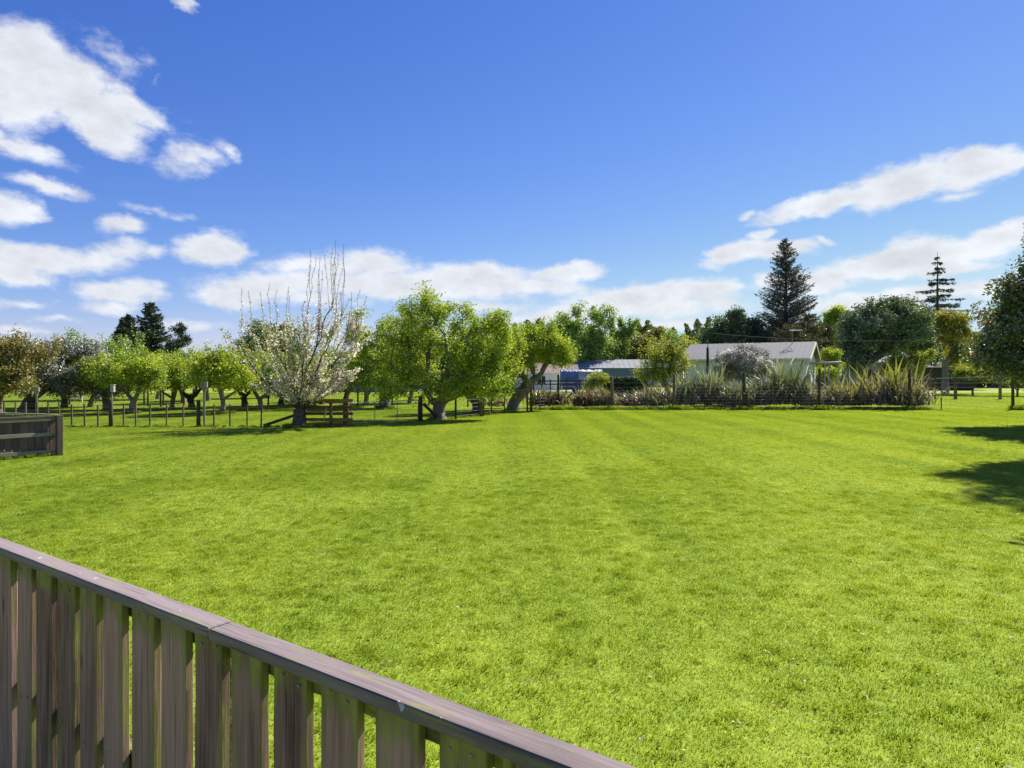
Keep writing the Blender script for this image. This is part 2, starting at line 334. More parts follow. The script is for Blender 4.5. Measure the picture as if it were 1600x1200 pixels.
def grass_blade_mat():
    m, nt, N, L, out = nt_new('grass_blade')
    col, geo = grass_color(N, L)
    d = N.new('ShaderNodeBsdfDiffuse'); L.new(col, d.inputs[0]); t = N.new('ShaderNodeBsdfTranslucent')
    tm = N.new('ShaderNodeMixRGB'); tm.blend_type = 'MULTIPLY'; tm.inputs[0].default_value = 1; L.new(col, tm.inputs[1]); tm.inputs[2].default_value = (1.3,1.25,.6,1); L.new(tm.outputs[0], t.inputs[0])
    mx = N.new('ShaderNodeMixShader'); mx.inputs[0].default_value = .5; L.new(d.outputs[0], mx.inputs[1]); L.new(t.outputs[0], mx.inputs[2])
    g = N.new('ShaderNodeBsdfGlossy'); g.inputs['Roughness'].default_value = .38; g.inputs[0].default_value = (.9,1,.8,1)
    m2 = N.new('ShaderNodeMixShader'); m2.inputs[0].default_value = .055; L.new(mx.outputs[0], m2.inputs[1]); L.new(g.outputs[0], m2.inputs[2])
    L.new(m2.outputs[0], out.inputs[0]); return m
def ground_mat():
    m, nt, N, L, out = nt_new('turf')
    col, geo = grass_color(N, L, .85, rnd=False)
    n = noise_n(N, L, geo.outputs['Position'], 28, 4, .7); n2 = noise_n(N, L, geo.outputs['Position'], 7, 3, .6)
    mu = N.new('ShaderNodeMath'); mu.operation = 'MULTIPLY'; L.new(n.outputs['Fac'], mu.inputs[0]); mu.inputs[1].default_value = 1
    cc = ramp(N, L, mu.outputs[0], [(.25, lin(.60,.62,.6)), (.75, lin(1.25,1.2,1.1))])
    x = N.new('ShaderNodeMixRGB'); x.blend_type = 'MULTIPLY'; x.inputs[0].default_value = .8; L.new(col, x.inputs[1]); L.new(cc, x.inputs[2])
    p = N.new('ShaderNodeBsdfPrincipled'); L.new(x.outputs[0], p.inputs['Base Color']); p.inputs['Roughness'].default_value = .9; p.inputs['Specular IOR Level'].default_value = .1
    bm = N.new('ShaderNodeBump'); bm.inputs['Strength'].default_value = .6; bm.inputs['Distance'].default_value = .05; L.new(n2.outputs['Fac'], bm.inputs['Height']); L.new(bm.outputs[0], p.inputs['Normal'])
    L.new(p.outputs[0], out.inputs[0]); return m

M = {}
M['turf'] = ground_mat(); M['blade'] = grass_blade_mat()
M['funnel'] = solid('dull_metal', lin(.20,.19,.16), .7, .2, 8)
M['wirewhite'] = solid('aluminium_wire', lin(.12,.12,.12), .9, .1, 8, spec=.0)
M['bark'] = solid('bark_grey', lin(.19,.16,.13), .9, .35, 14, .8)
M['bark_dark'] = solid('bark_dark', lin(.105,.085,.065), .9, .35, 12, .8)
M['bark_pale'] = solid('bark_pale', lin(.24,.20,.16), .9, .35, 14, .8)
M['apple'] = leaf_mat('apple_leaf', lin(0.102,0.183,0.021), lin(0.340,0.449,0.039), .38, .03, third=lin(0.544,0.600,0.064))
M['apple_b'] = leaf_mat('apple_leaf_fresh', lin(0.117,0.212,0.022), lin(0.351,0.442,0.037), .38, .03, third=lin(0.527,0.570,0.055))
M['apple_d'] = leaf_mat('apple_leaf_deep', lin(.060,.120,.014), lin(.20,.30,.028), .36, .03, third=lin(.42,.48,.05))
M['silver'] = leaf_mat('silver_leaf', lin(0.055,0.068,0.044), lin(0.211,0.223,0.162), .2, 0.09, 0.5, third=lin(0.421,0.421,0.359), tint=(1,1,.8))
M['olive'] = leaf_mat('olive_leaf', lin(0.084,0.090,0.018), lin(0.240,0.216,0.036), .4, .06, third=lin(0.360,0.276,0.048))
M['conifer'] = leaf_mat('conifer_needle', lin(0.023,0.044,0.026), lin(0.066,0.103,0.052), .12, .05, .5)
M['spruce'] = leaf_mat('spruce_needle', lin(0.025,0.035,0.025), lin(0.094,0.094,0.070), .12, .05, .5, third=lin(0.156,0.133,0.094))
M['brownconifer'] = leaf_mat('brown_conifer', lin(0.045,0.053,0.022), lin(0.150,0.143,0.060), .2, .05, .5)
M['willow'] = leaf_mat('willow_leaf', lin(0.103,0.208,0.036), lin(0.310,0.440,0.074), .4, .06)
M['darkleaf'] = leaf_mat('dark_leaf', lin(0.029,0.070,0.024), lin(0.109,0.185,0.053), .2, 0.05, 0.5, third=lin(0.221,0.269,0.098))
M['reddark'] = leaf_mat('dark_red_leaf', lin(0.052,0.096,0.038), lin(0.168,0.225,0.074), .2, 0.07, 0.45, third=lin(0.374,0.225,0.131))
M['domeleaf'] = leaf_mat('dome_leaf', lin(0.044,0.090,0.041), lin(0.168,0.238,0.113), .18, 0.06, 0.5, third=lin(0.383,0.427,0.247))
M['yellow'] = leaf_mat('yellow_leaf', lin(.11,.14,.015), lin(.30,.30,.035), .4, .04, third=lin(.42,.38,.05))
M['lime'] = leaf_mat('lime_leaf', lin(0.143,0.200,0.018), lin(0.358,0.400,0.043), .45, .05)
M['wood_leaf'] = leaf_mat('far_leaf', lin(0.040,0.072,0.025), lin(0.126,0.180,0.054), .25, .05, clump=.15)
M['petal'] = leaf_mat('petal', lin(.66,.52,.50), lin(.84,.79,.76), .5, .03, third=lin(.82,.79,.76), tint=(1,.95,.9))
M['whiteflower'] = leaf_mat('white_flower', lin(.34,.32,.27), lin(.60,.58,.52), .45, .03, third=lin(.65,.63,.6), tint=(1,1,.95))
M['flaxgreen'] = leaf_mat('flax_green', lin(.055,.085,.04), lin(.19,.25,.12), .25, .08, .4, clump=3, third=lin(.42,.46,.32))
M['flaxyellow'] = leaf_mat('flax_yellow', lin(0.120,0.144,0.036), lin(0.288,0.300,0.072), .3, .06, .5, clump=1.5)
M['flaxdry'] = leaf_mat('flax_dry', lin(.05,.04,.022), lin(.30,.25,.15), .25, .05, .5, clump=5, third=lin(.66,.60,.46), tint=(1.1,1,.75))
M['flaxdead'] = leaf_mat('flax_dead', lin(.035,.024,.020), lin(.22,.15,.10), .2, .04, .5, clump=5, third=lin(.52,.42,.30), tint=(1.1,1,.75))
M['paling'] = paling_wood('paling_board', lin(.085,.043,.036), lin(.40,.235,.195), .85, .595, 2, top_z=1.215, edge=(0,.075))
M['cap'] = paling_wood('fence_cap', lin(.070,.054,.052), lin(.23,.185,.18), .8, .53, 0, specks=1.4)
M['rail'] = paling_wood('fence_rail', lin(.05,.04,.035), lin(.13,.11,.09), .85, .42, 0)
M['toprail'] = paling_wood('mossy_rail', lin(.06,.07,.03), lin(.16,.15,.08), .95, .30, 0)
M['pen'] = paling_wood('pen_board', lin(.06,.042,.036), lin(.15,.11,.095), .35, .6, 2)
M['penrail'] = paling_wood('pen_rail', lin(.10,.09,.075), lin(.24,.22,.18), .4, .5, 0)
M['post'] = paling_wood('fence_post', lin(.05,.035,.022), lin(.17,.12,.07), .55, .56, 2)
M['postdark'] = solid('dark_post', lin(.06,.05,.035), .9, .3, 9, .5)
M['rustrail'] = paling_wood('brown_rail', lin(.06,.035,.018), lin(.20,.12,.06), .4, .6, 0)
M['wire'] = solid('galvanised_wire', lin(.22,.22,.22), .6, .1, 3)
M['greypaint'] = solid('grey_paint', lin(.27,.28,.29), .6, .1, 8)
M['whitepaint'] = solid('white_paint', lin(.84,.84,.78), .6, .06, 4)
M['creampaint'] = solid('cream_paint', lin(.62,.64,.42), .6, .06, 4)
M['roofgrey'] = solid('roof_steel', lin(.215,.212,.205), .8, .05, .8, spec=.1)
M['rooftile'] = solid('roof_tile', lin(.20,.13,.105), .8, .25, 5)
M['shedblue'] = solid('blue_steel', lin(.13,.18,.27), .5, .12, 1.5)
M['roofwhite'] = solid('pale_roof', lin(.26,.27,.28), .8, .08, 1, spec=.1)
M['tarp'] = solid('blue_tarpaulin', lin(.11,.15,.32), .6, .2, 2.5, .6)
M['tarpw'] = solid('pale_tarpaulin', lin(.36,.37,.43), .6, .2, 2.5, .6)
M['glass'] = solid('dark_glass', lin(.03,.04,.05), .08, .1, 2, spec=.8)
M['carblue'] = solid('blue_car_paint', lin(.02,.06,.22), .25, .05, 1, spec=.7)
M['carsilver'] = solid('silver_car_paint', lin(.45,.50,.56), .3, .05, 1, spec=.7)
M['tyre'] = solid('tyre_rubber', lin(.02,.02,.02), .8, .1, 5)
M['gravel'] = solid('gravel', lin(.30,.28,.26), .95, .2, 9, .5)
M['soil'] = solid('mulch_soil', lin(.06,.045,.035), .95, .3, 9, .5)
M['timber'] = paling_wood('silvered_timber', lin(.30,.27,.23), lin(.55,.50,.44), .2, .7, 0)
M['hedge'] = leaf_mat('hedge_leaf', lin(0.021,0.049,0.017), lin(0.070,0.119,0.042), .2, .08, clump=1.2, third=lin(0.224,0.266,0.126))

# ------------------------------------------------------------------ ground
def ground():
    n = 90
    a = np.linspace(-1, 1, n); xs = np.sign(a)*np.abs(a)**2.4*2200; ys = xs+60
    X, Y = np.meshgrid(xs, ys, indexing='ij')
    Zg = .04*np.sin(X*.11+1)*np.sin(Y*.09)*np.clip((np.hypot(X, Y)-45)/40, 0, 1)-.03*np.clip((np.hypot(X, Y)-45)/40, 0, 1)
    V = np.stack([X, Y, Zg], -1).reshape(-1, 3)
    i, j = np.meshgrid(np.arange(n-1), np.arange(n-1), indexing='ij'); q = (i*n+j).ravel()
    F = np.stack([q, q+n, q+n+1, q+1], 1)
    o = link('ground', np_mesh('ground', V, F, M['turf'], smooth=True)); tag(o, 'bright green mown lawn and paddocks running to the horizon', kind='structure')
ground()
mb = MB(); x0, y0 = P(818, 84), 84
mb.quad((-6, 82, .045), (16, 80, .045), (17, 85, .045), (-6, 87, .045))
tag(mb.build('driveway', M['gravel']), 'grey gravel driveway in front of the white house', kind='structure')
mb = MB()
mb.quad((P(838,41), 40.3, .012), (P(1450,41), 40.3, .012), (P(1450,44), 43.4, .012), (P(838,44), 43.4, .012))
tag(mb.build('garden_bed', M['soil']), 'dark soil bed under the flax plants', kind='structure')

# ------------------------------------------------------------------ foliage and trees
def norm(v): return v/np.maximum(np.linalg.norm(v, axis=-1, keepdims=True), 1e-9)
def leaves(name, Cn, size, mat, aspect=.55, up=.35, direction=None, r=None, curl=True):
    """one small rhombic leaf per centre, facing every way with a bias to the sky"""
    r = r or rng; n = len(Cn)
    nr = r.normal(size=(n,3)); nr[:,2] = np.abs(nr[:,2])+up; nr = norm(nr)
    t = r.normal(size=(n,3)) if direction is None else direction+r.normal(size=(n,3))*.35
    t = norm(t-nr*(t*nr).sum(1, keepdims=True)); b = np.cross(nr, t)
    s = (size*r.uniform(.6, 1.35, n))[:,None]
    a = Cn-t*s*.5; c = Cn+t*s*.5
    l = Cn-b*s*aspect*.5-t*s*.05+nr*s*.08; q = Cn+b*s*aspect*.5-t*s*.05+nr*s*.08
    V = np.stack([a, l, c, q], 1).reshape(-1,3); F = np.arange(4*n).reshape(-1,4)
    return np_mesh(name, V, F, mat, rnd=r.random(n))

class Skel:
    def __init__(s, base, r): s.p = [np.array(base, float)]; s.par = [-1]; s.len = [0.]; s.r = r; s.tips = []
    def add(s, par, p):
        s.p.append(np.array(p, float)); s.par.append(par); s.len.append(s.len[par]+np.linalg.norm(s.p[-1]-s.p[par])); return len(s.p)-1
    def trunk(s, pts):
        i = 0
        for q in pts: i = s.add(i, q)
        s.t0 = i; return i
    def reach(s, t, step=.4, lenw=.35, minp=1, jit=.12, droop=.15):
        A = np.array(s.p[minp:]); c = np.linalg.norm(A-t, axis=1)+lenw*np.array(s.len[minp:])+np.maximum(0, A[:,2]-t[2])*.6
        i = int(np.argmin(c))+minp; a = s.p[i]; d = np.linalg.norm(t-a); n = max(1, int(d/step))
        bow = s.r.normal(size=3)*jit*d; bow[2] += -droop*d*.5
        for k in range(1, n+1):
            u = k/n; q = a+(t-a)*u+bow*math.sin(math.pi*u)*(1 if n > 1 else 0)
            if k < n: q = q+s.r.normal(size=3)*.03*step
            i = s.add(i, q)
        s.tips.append(i)
    def finish(s, r_trunk, r_tip, flare=1.35):
        n = len(s.p); cnt = np.zeros(n)
        for t in s.tips: cnt[t] += 1
        for i in range(n-1, 0, -1):
            if cnt[i] == 0: cnt[i] = .6
            cnt[s.par[i]] += cnt[i]
        s.cnt = cnt; a = math.log(r_trunk/r_tip)/math.log(max(cnt[0], 2))
        s.rad = r_tip*np.maximum(cnt, 1)**a; s.rad[0] *= flare
    def mesh(s, name, mat, k=6, minr=0):
        Pn = np.array(s.p); par = np.array(s.par); idx = np.arange(1, len(Pn)); idx = idx[s.rad[idx] >= minr]
        D = np.zeros_like(Pn); D[1:] = norm(Pn[1:]-Pn[par[1:]]); D[0] = (0,0,1)
        p0 = Pn[par[idx]]; p1 = Pn[idx]; r1 = s.rad[idx]; r0 = np.minimum(s.rad[par[idx]], r1*1.6)
        on = par[idx] == 0; r0[on] = s.rad[0]
        main = s.rad[par[idx]] < r1*1.35
        d0 = np.where(main[:,None], D[par[idx]], D[idx]); d1 = D[idx]
        ref = np.array([.13,.99,.05])
        def ring(p, d, r):
            A = norm(np.cross(d, ref)); B = np.cross(d, A); th = np.arange(k)/k*2*np.pi
            return p[:,None]+r[:,None,None]*(np.cos(th)[None,:,None]*A[:,None]+np.sin(th)[None,:,None]*B[:,None])
        V = np.concatenate([ring(p0,d0,r0), ring(p1,d1,r1)], 1).reshape(-1,3)
        base = (np.arange(len(idx))*2*k)[:,None]; j = np.arange(k)
        F = np.stack([base+j, base+(j+1)%k, base+k+(j+1)%k, base+k+j], -1).reshape(-1,4)
        return np_mesh(name, V, F, mat, smooth=True)
    def twig_points(s, n, maxcnt=3, sig=.06, zmin=None):
        Pn = np.array(s.p); par = np.array(s.par); idx = np.arange(1, len(Pn)); idx = idx[s.cnt[idx] <= maxcnt]
        if zmin is not None: idx = idx[Pn[idx][:,2] > zmin]
        L_ = np.linalg.norm(Pn[idx]-Pn[par[idx]], axis=1); ch = s.r.choice(len(idx), n, p=L_/L_.sum())
        u = s.r.random(n)[:,None]; i = idx[ch]
        return Pn[par[i]]*(1-u)+Pn[i]*u+s.r.normal(size=(n,3))*sig, norm(Pn[i]-Pn[par[i]])

def sample_ell(ells, n, r, shell=.55):
    """targets in a union of ellipsoids (cx,cy,cz,rx,ry,rz), denser towards the outside"""
    w = np.array([e[3]*e[4]*e[5] for e in ells])**.67; w /= w.sum(); out = []
    for k in r.choice(len(ells), n, p=w):
        e = ells[k]; d = norm(r.normal(size=3)); u = shell+(1-shell)*r.random()**.7
        out.append((e[0]+d[0]*e[3]*u, e[1]+d[1]*e[4]*u, e[2]+d[2]*e[5]*u))
    return np.array(out)

def broadleaf(seed, ells, trunk_pts, r_trunk, mats, n_t=110, n_leaf=12000, leaf=.085, sig=.26, shell=.5, zmin=.9,
              frac_twig=.35, r_tip=.012, aspect=.55, shoots=0, shoot_len=.6, step=.4, up=.35, minr=0, lenw=.35, flat=.8):
    """returns {part name: mesh} for a tree whose base is at the origin"""
    n_leaf = int(n_leaf*1.7); leaf *= 1.22; sig *= 1.12; n_t = int(n_t*1.35); r_tip *= .75
    r = np.random.default_rng(seed); sk = Skel((0,0,-.05), r); sk.trunk(trunk_pts)
    T = sample_ell(ells, n_t, r, shell); T = T[T[:,2] > zmin]
    T = T[np.argsort(np.linalg.norm(T-sk.p[sk.t0], axis=1))]
    mp = max(1, sk.t0-1)
    for t in T: sk.reach(t, step, lenw, mp)
    tips = [sk.p[i] for i in sk.tips]; S = []
    if shoots:
        zz = np.array([t[2] for t in tips]); top = np.argsort(-zz)[:max(3, len(zz)*2//3)]
        for _ in range(shoots):
            i = sk.tips[int(r.choice(top))]; d = norm(np.array([r.normal()*.35, r.normal()*.35, 1.])); l = shoot_len*r.uniform(.5, 1.3)
            j = sk.add(i, sk.p[i]+d*l*.5); j = sk.add(j, sk.p[i]+d*l); sk.tips.append(j); S.append((sk.p[i], d, l))
    sk.finish(r_trunk, r_tip)
    n1 = int(n_leaf*frac_twig); a, _ = sk.twig_points(n1, 3, sig*.45, zmin*.9)
    ch = r.integers(0, len(tips), n_leaf-n1); off = norm(r.normal(size=(len(ch),3)))*(r.random(len(ch))**.5)[:,None]*sig*1.9*r.uniform(.5,1.25,len(tips))[ch][:,None]
    off[:,2] *= flat; b = np.array(tips)[ch]+off
    Cn = np.vstack([a, b])
    if S:
        k = 26; u = np.tile(np.linspace(0, 1, k), len(S))[:,None]
        q = np.repeat([x[0] for x in S], k, 0)+np.repeat([x[1]*x[2] for x in S], k, 0)*u+r.normal(size=(k*len(S),3))*.05
        Cn = np.vstack([Cn, q])
    return {'trunk': sk.mesh('trunk', mats[0], 6, minr), 'crown': leaves('crown', Cn, leaf, mats[1], aspect, up, r=r)}, sk

def plant_tree(name, meshes, label, cat, loc, rz=0, sc=1.0, group=None):
    t = thing(name, label, cat, (loc[0], loc[1], 0), rz, group)
    for n, me in meshes.items(): link(n, me, t)
    t.scale = (sc, sc, sc) if not isinstance(sc, tuple) else sc
    return t

# --- main orchard trees in front ------------------------------------------------
def px_ells(base_px, D, lst):
    """crown lobes given as photo pixels (px, py, rx, ry, depth offset in m) around a trunk at distance D"""
    bx = P(base_px, D); s = D/FPX
    return [(P(px, D)-bx, dy, Z(py, D), rx*s, rx*s*.85, ry*s) for px, py, rx, ry, dy in lst]

x, D = G(685, 655)
E = px_ells(685, D, [(655,500,48,45,.2),(620,545,38,45,.3),(690,565,66,58,-.4),(620,600,34,22,-.4),(765,600,36,24,-.3),(700,612,30,14,-1),(735,540,55,55,0),(770,530,38,40,.1),(775,500,22,12,0),(645,600,48,34,-.8),(750,598,48,32,-.4),(660,468,20,22,0),(700,488,40,18,0)])
m_, _ = broadleaf(11, E, [(0,0,.3),(.03,0,.5),(.05,0,.72)], .30, (M['bark'], M['apple']), 220, 30000, .088, .27, zmin=1.05, shoots=55, shoot_len=.55)
plant_tree('apple_tree', m_, 'biggest round green apple tree with thick trunk beside the leaning gate brace', 'apple tree', (x, D), group='fruit trees in the orchard')
x, D = G(601, 637)
E = px_ells(601, D, [(600,560,54,50,0),(566,575,40,36,0),(645,570,30,40,0),(620,520,50,40,.4),(590,590,50,22,-.8),(560,510,30,30,.4)])
m_, _ = broadleaf(12, E, [(0,0,.5),(-.1,0,1.1)], .33, (M['bark_dark'], M['apple']), 130, 18000, .10, .33, zmin=1.3, shoots=25)
plant_tree('apple_tree', m_, 'green apple tree with forked dark trunk behind the metal gate', 'apple tree', (x, D), group='fruit trees in the orchard')
x, D = G(803, 640)
E = px_ells(803, D, [(835,542,36,36,0),(868,545,26,28,0),(800,565,42,38,0),(780,595,34,22,-.6),(845,520,24,18,0),(885,558,14,14,0)])
m_, _ = broadleaf(13, E, [(0,0,.4),(.35,0,.9),(.9,0,1.5),(1.6,0,2.1)], .36, (M['bark'], M['apple_b']), 120, 17000, .10, .30, zmin=1.15, shoots=18)
plant_tree('apple_tree', m_, 'apple tree whose thick trunk leans right towards the white house', 'apple tree', (x, D), group='fruit trees in the orchard')
x, D = G(748, 645)
E = px_ells(748, D, [(760,572,48,36,0),(730,540,42,34,.4),(785,538,36,34,.2),(770,605,30,16,0)])
m_, _ = broadleaf(14, E, [(-.1,0,.5),(-.6,0,1.1),(-.9,0,1.5)], .26, (M['bark_dark'], M['apple_b']), 80, 12000, .10, .30, zmin=1.0, shoots=10)
plant_tree('apple_tree', m_, 'small apple tree with trunk leaning left behind the wire fence post', 'apple tree', (x, D), group='fruit trees in the orchard')

# --- blossom tree -----------------------------------------------------------------
def blossom():
    x, D = G(466, 668); r = np.random.default_rng(21)
    sk = Skel((0,0,-.05), r); sk.trunk([(0,0,.35),(.02,0,.7),(.03,0,1.0)])
    E = px_ells(466, D, [(465,560,105,70,0),(420,540,70,60,.2),(530,530,50,70,0),(480,600,100,35,0),(500,500,60,50,0)])
    T = sample_ell(E, 190, r, .35); T = T[(T[:,2] > 1.15+.20*np.hypot(T[:,0], T[:,1]))]
    T = T[np.argsort(np.linalg.norm(T-sk.p[sk.t0], axis=1))]
    for t in T: sk.reach(t, .35, .95, 2, .05, .02)
    zt = lambda py: Z(py, D)
    tall = [(523,372),(534,380),(486,392),(516,388),(500,402),(508,398),(541,405),(484,410),(495,420),(530,395),(491,400),(538,418),
            (375,450),(393,455),(403,455),(414,440),(427,450),(446,445),(458,462),(548,455),(558,452),(569,460),(532,455),(340,512),(356,515),(519,410),(526,404),(503,425)]
    for px, py in tall:
        top = np.array([P(px, D)-x, r.normal()*.25, zt(py)])
        c = np.array([sk.p[i] for i in sk.tips]); w = 1.6*np.hypot(c[:,0]-top[0]*.96, c[:,1]*.6)+np.abs(c[:,2]-(top[2]-2.2))*.5
        i = sk.tips[int(np.argmin(w))]; a = sk.p[i]
        for k in range(1, 6): i = sk.add(i, a+(top-a)*k/5+r.normal(size=3)*.03)
        sk.tips.append(i)
    sk.finish(.22, .006, 1.5)
    t = thing('blossom_tree', 'fruit tree full of white and pink blossom with bare upright shoots', 'blossom tree', (x, D, 0))
    link('trunk', sk.mesh('trunk', M['bark_dark'], 6), t)
    p1, d1 = sk.twig_points(15000, 5, .06, 1.2); p1 = p1[p1[:,2] < 3.7+1.2*r.random(len(p1))]; link('crown', leaves('crown', p1, .085, M['lime'], .5, r=r), t)
    p2, _ = sk.twig_points(17000, 4, .05, 1.2)
    side = r.random(len(p2)) < np.clip(.55+.22*(p2[:,0])/1.5, .25, 1)
    p2 = p2[side & (p2[:,2] < 3.9+1.0*r.random(len(p2)))]
    link('blossom', leaves('blossom', p2, .082, M['petal'], .9, r=r), t)
    p3, d3 = sk.twig_points(2000, 1.7, .025, 3.8); link('bud', leaves('bud', p3, .05, M['olive'], .5, r=r), t)
blossom()

# --- orchard copies ----------------------------------------------------------------
def small_apple(seed, rx, rz, zc, rt, mats, nl=8500, lean=.1):
    rx *= 1.0; rt *= .68; zc -= .1; E = [(0,0,zc-.15,rx,rx,rz*.8),(rx*.55,0,zc-.3,rx*.6,rx*.6,rz*.6),(-rx*.55,.3,zc-.1,rx*.6,rx*.6,rz*.6)]
    return broadleaf(seed, E, [(lean*.4,0,.35),(lean,0,.65)], rt, mats, 85, int(nl*1.15), .10, .27, zmin=.95, shoots=40, shoot_len=.7)[0]
AP = [small_apple(31, 1.6, 1.0, 2.3, .22, (M['bark'], M['apple'])), small_apple(32, 2.2, 1.1, 2.5, .27, (M['bark_dark'], M['apple_d']), 10000, -.15),
      small_apple(33, 1.6, .9, 2.15, .18, (M['bark'], M['apple_b']), 7000, .2)]
orchard = [ # proto, px, py, rz, scale, label
 (0,205,646,.4,1.0,'small orchard tree with forked trunk between the nest box post and the far fence'),
 (2,349,646,2.1,1.12,'light green orchard tree with pale slim trunk left of the blossom tree'),
 (1,383,636,1.2,1.05,'orchard tree with dark trunk just behind the pale slim one'),
 (1,438,634,4.0,.98,'orchard tree with low spreading limbs seen through the blossom branches'),
 (1,503,632,5.1,1.0,'orchard tree with straight dark trunk behind the brown timber rails'),
 (0,287,630,3.3,1.15,'orchard tree farther back right of the funnel topped pole'),
 (2,140,636,.9,1.1,'orchard tree whose trunk shows under the silver leafed tree'),
 (1,100,637,2.4,1.05,'orchard tree with stout grey trunk beside the slatted hurdle'),
 (0,247,624,1.6,1.2,'far orchard tree in the back row behind the dark posts'),
 (2,325,626,4.6,1.2,'far orchard tree in the back row left of the dark round tree'),
 (1,540,627,2.9,1.2,'far orchard tree in the back row right of the blossom crown'),
 (0,418,622,.2,1.25,'farthest orchard tree behind the blossom tree'),
 (0,165,641,2.6,.95,'orchard tree just left of the nest box post'),
 (2,268,640,5.6,1.0,'orchard tree between the nest box post and the funnel topped pole'),
 (1,300,637,.7,.95,'orchard tree right behind the funnel topped pole'),
 (0,408,640,3.9,.95,'orchard tree directly left behind the blossom tree crown'),
 (2,470,636,1.9,1.05,'orchard tree straight behind the blossom tree trunk'),
 (0,572,634,5.2,1.05,'orchard tree left beside the forked dark apple trunk'),
 (2,640,630,1.1,1.25,'orchard tree hidden deep behind the biggest apple tree'),
]
for k, px, py, rz, s, lab in orchard:
    x, D = G(px, py); plant_tree('orchard_tree', AP[k], lab, 'fruit tree', (x, D), rz, s, 'fruit trees in the orchard')

# --- far left: silver leafed tree and yellowish tree ---------------------------------
x, D = G(42, 640)
E = px_ells(42, D, [(110,572,66,34,-.5),(160,590,46,26,-.6),(70,570,45,34,-.4),(100,548,50,16,.5),(190,605,24,18,-.8),(40,592,40,26,0),(130,600,50,18,-1)])
m_, _ = broadleaf(41, E, [(.1,0,.4),(.4,0,.9),(1.2,0,1.35)], .36, (M['bark_dark'], M['silver']), 170, 26000, .10, .30, zmin=.95, shoots=25, lenw=.2)
plant_tree('silver_leafed_tree', m_, 'low spreading tree with silvery grey leaves and dark horizontal limbs', 'tree', (x, D))
x, D = G(-8, 648)
E = px_ells(-8, D, [(15,560,50,32,0),(35,590,35,26,-.6),(-20,590,60,50,0),(55,548,30,14,0)])
m_, _ = broadleaf(42, E, [(0,0,.5),(.1,0,1.1)], .3, (M['bark_dark'], M['olive']), 120, 15000, .095, .30, zmin=1.25, shoots=25, shoot_len=.9)
plant_tree('yellowing_tree', m_, 'yellow green tree at the left edge behind the paling pen', 'tree', (x, D))
D = 55; x = P(150, D)
E = px_ells(150, D, [(140,560,55,24,0),(195,565,30,26,0),(105,556,30,16,0)])
m_, _ = broadleaf(43, E, [(0,0,.8),(0,0,1.6)], .3, (M['bark'], M['willow']), 80, 9000, .14, .4, zmin=1.6, shoots=50, shoot_len=1.2)
plant_tree('shooting_tree', m_, 'loose green tree with long upright shoots behind the silver leafed tree', 'tree', (x, D))

# --- conifers ------------------------------------------------------------------------
def conifer(seed, h, rmax, mats, tiers=34, per=7, droop=.25, z0=.12, power=.8, fol=34, size=.35, gap=0., trunk_r=None, width=.16, up=0., rough=.25):
    r = np.random.default_rng(seed); mb = MB()
    tr = trunk_r or h*.018
    mb.tube([(0,0,-.1),(0,0,h*.3),(0,0,h*.65),(0,0,h)], [tr*1.3, tr, tr*.6, .02], 7)
    cs, ds = [], []
    for i in range(tiers):
        u = (i+r.uniform(-.3,.3))/tiers; z = h*(z0+(1-z0)*u); L0 = rmax*(1-u)**power*(.35+.65*min(1, (u+.05)*4)) + .12
        for j in range(max(3, int(per*(1-.4*u)))):
            if r.random() < gap: continue
            a = r.uniform(0, 2*np.pi); L1 = L0*r.uniform(1-rough*2, 1+rough*.5); n = 5
            d = np.array([math.cos(a), math.sin(a)]); ts = np.linspace(0, 1, n)
            zz = z+up*L1*ts-droop*L1*ts**1.6+.12*L1*ts**4
            pts = np.stack([d[0]*L1*ts, d[1]*L1*ts, zz], 1); rb = max(.012, tr*.22*(L1/rmax))
            mb.tube(pts, np.linspace(rb, .006, n), 4, cap=False)
            m = int(fol*L1/rmax*(1.0))+4; t = r.uniform(.12, 1, m)**.8
            c = np.stack([np.interp(t, ts, pts[:,q]) for q in range(3)], 1)
            lat = r.normal(size=m)*L1*width*(1.05-t*.75); c[:,0] += -d[1]*lat; c[:,1] += d[0]*lat; c[:,2] += -np.abs(r.normal(size=m))*size*.35
            dd = np.stack([d[0]*.7-d[1]*np.sign(lat)*.7, d[1]*.7+d[0]*np.sign(lat)*.7, np.full(m, -.25+up)], 1)
            cs.append(c); ds.append(dd)
    Cn = np.vstack(cs); Dn = np.vstack(ds)
    return {'trunk': mb.mesh('trunk', mats[0], True), 'crown': leaves('crown', Cn, size, mats[1], .22, .2, Dn, r)}
D = 82; x = P(1228, D)
m_ = conifer(51, Z(372, D), 5.3, (M['bark_dark'], M['spruce']), 64, 12, .10, .10, .72, 78, .38, 0, .30, .16, .42, .22)
plant_tree('spruce_tree', m_, 'tallest dark pointed spruce standing behind the cream cottage', 'spruce', (x, D))
D = 105; x = P(1465, D)
m_ = conifer(52, Z(393, D), 6.4, (M['bark_dark'], M['conifer']), 18, 10, .17, .30, .95, 130, .5, 0, .3, .13, .0, .3)
plant_tree('cedar_tree', m_, 'sparse cedar with flat tiered branches rising behind the yellow tree', 'cedar', (x, D))
for k, (px, top, D, rm, lab) in enumerate([(236,470,95,3.6,'tallest of the three dark conifers beyond the orchard'),(200,490,98,3.4,'dark blunt conifer left of the tallest one beyond the orchard'),(188,502,104,2.6,'small dark conifer at the left end of the conifer group')]):
    m_ = conifer(60+k, Z(top, D), rm, (M['bark_dark'], M['conifer']), 32, 13, .10, .1, .62, 130, .5, .05, .2, .24, .3, .3)
    plant_tree('conifer_tree', m_, lab, 'conifer', (P(px, D), D), group='dark conifers beyond the orchard')
D = 90; x = P(271, D)
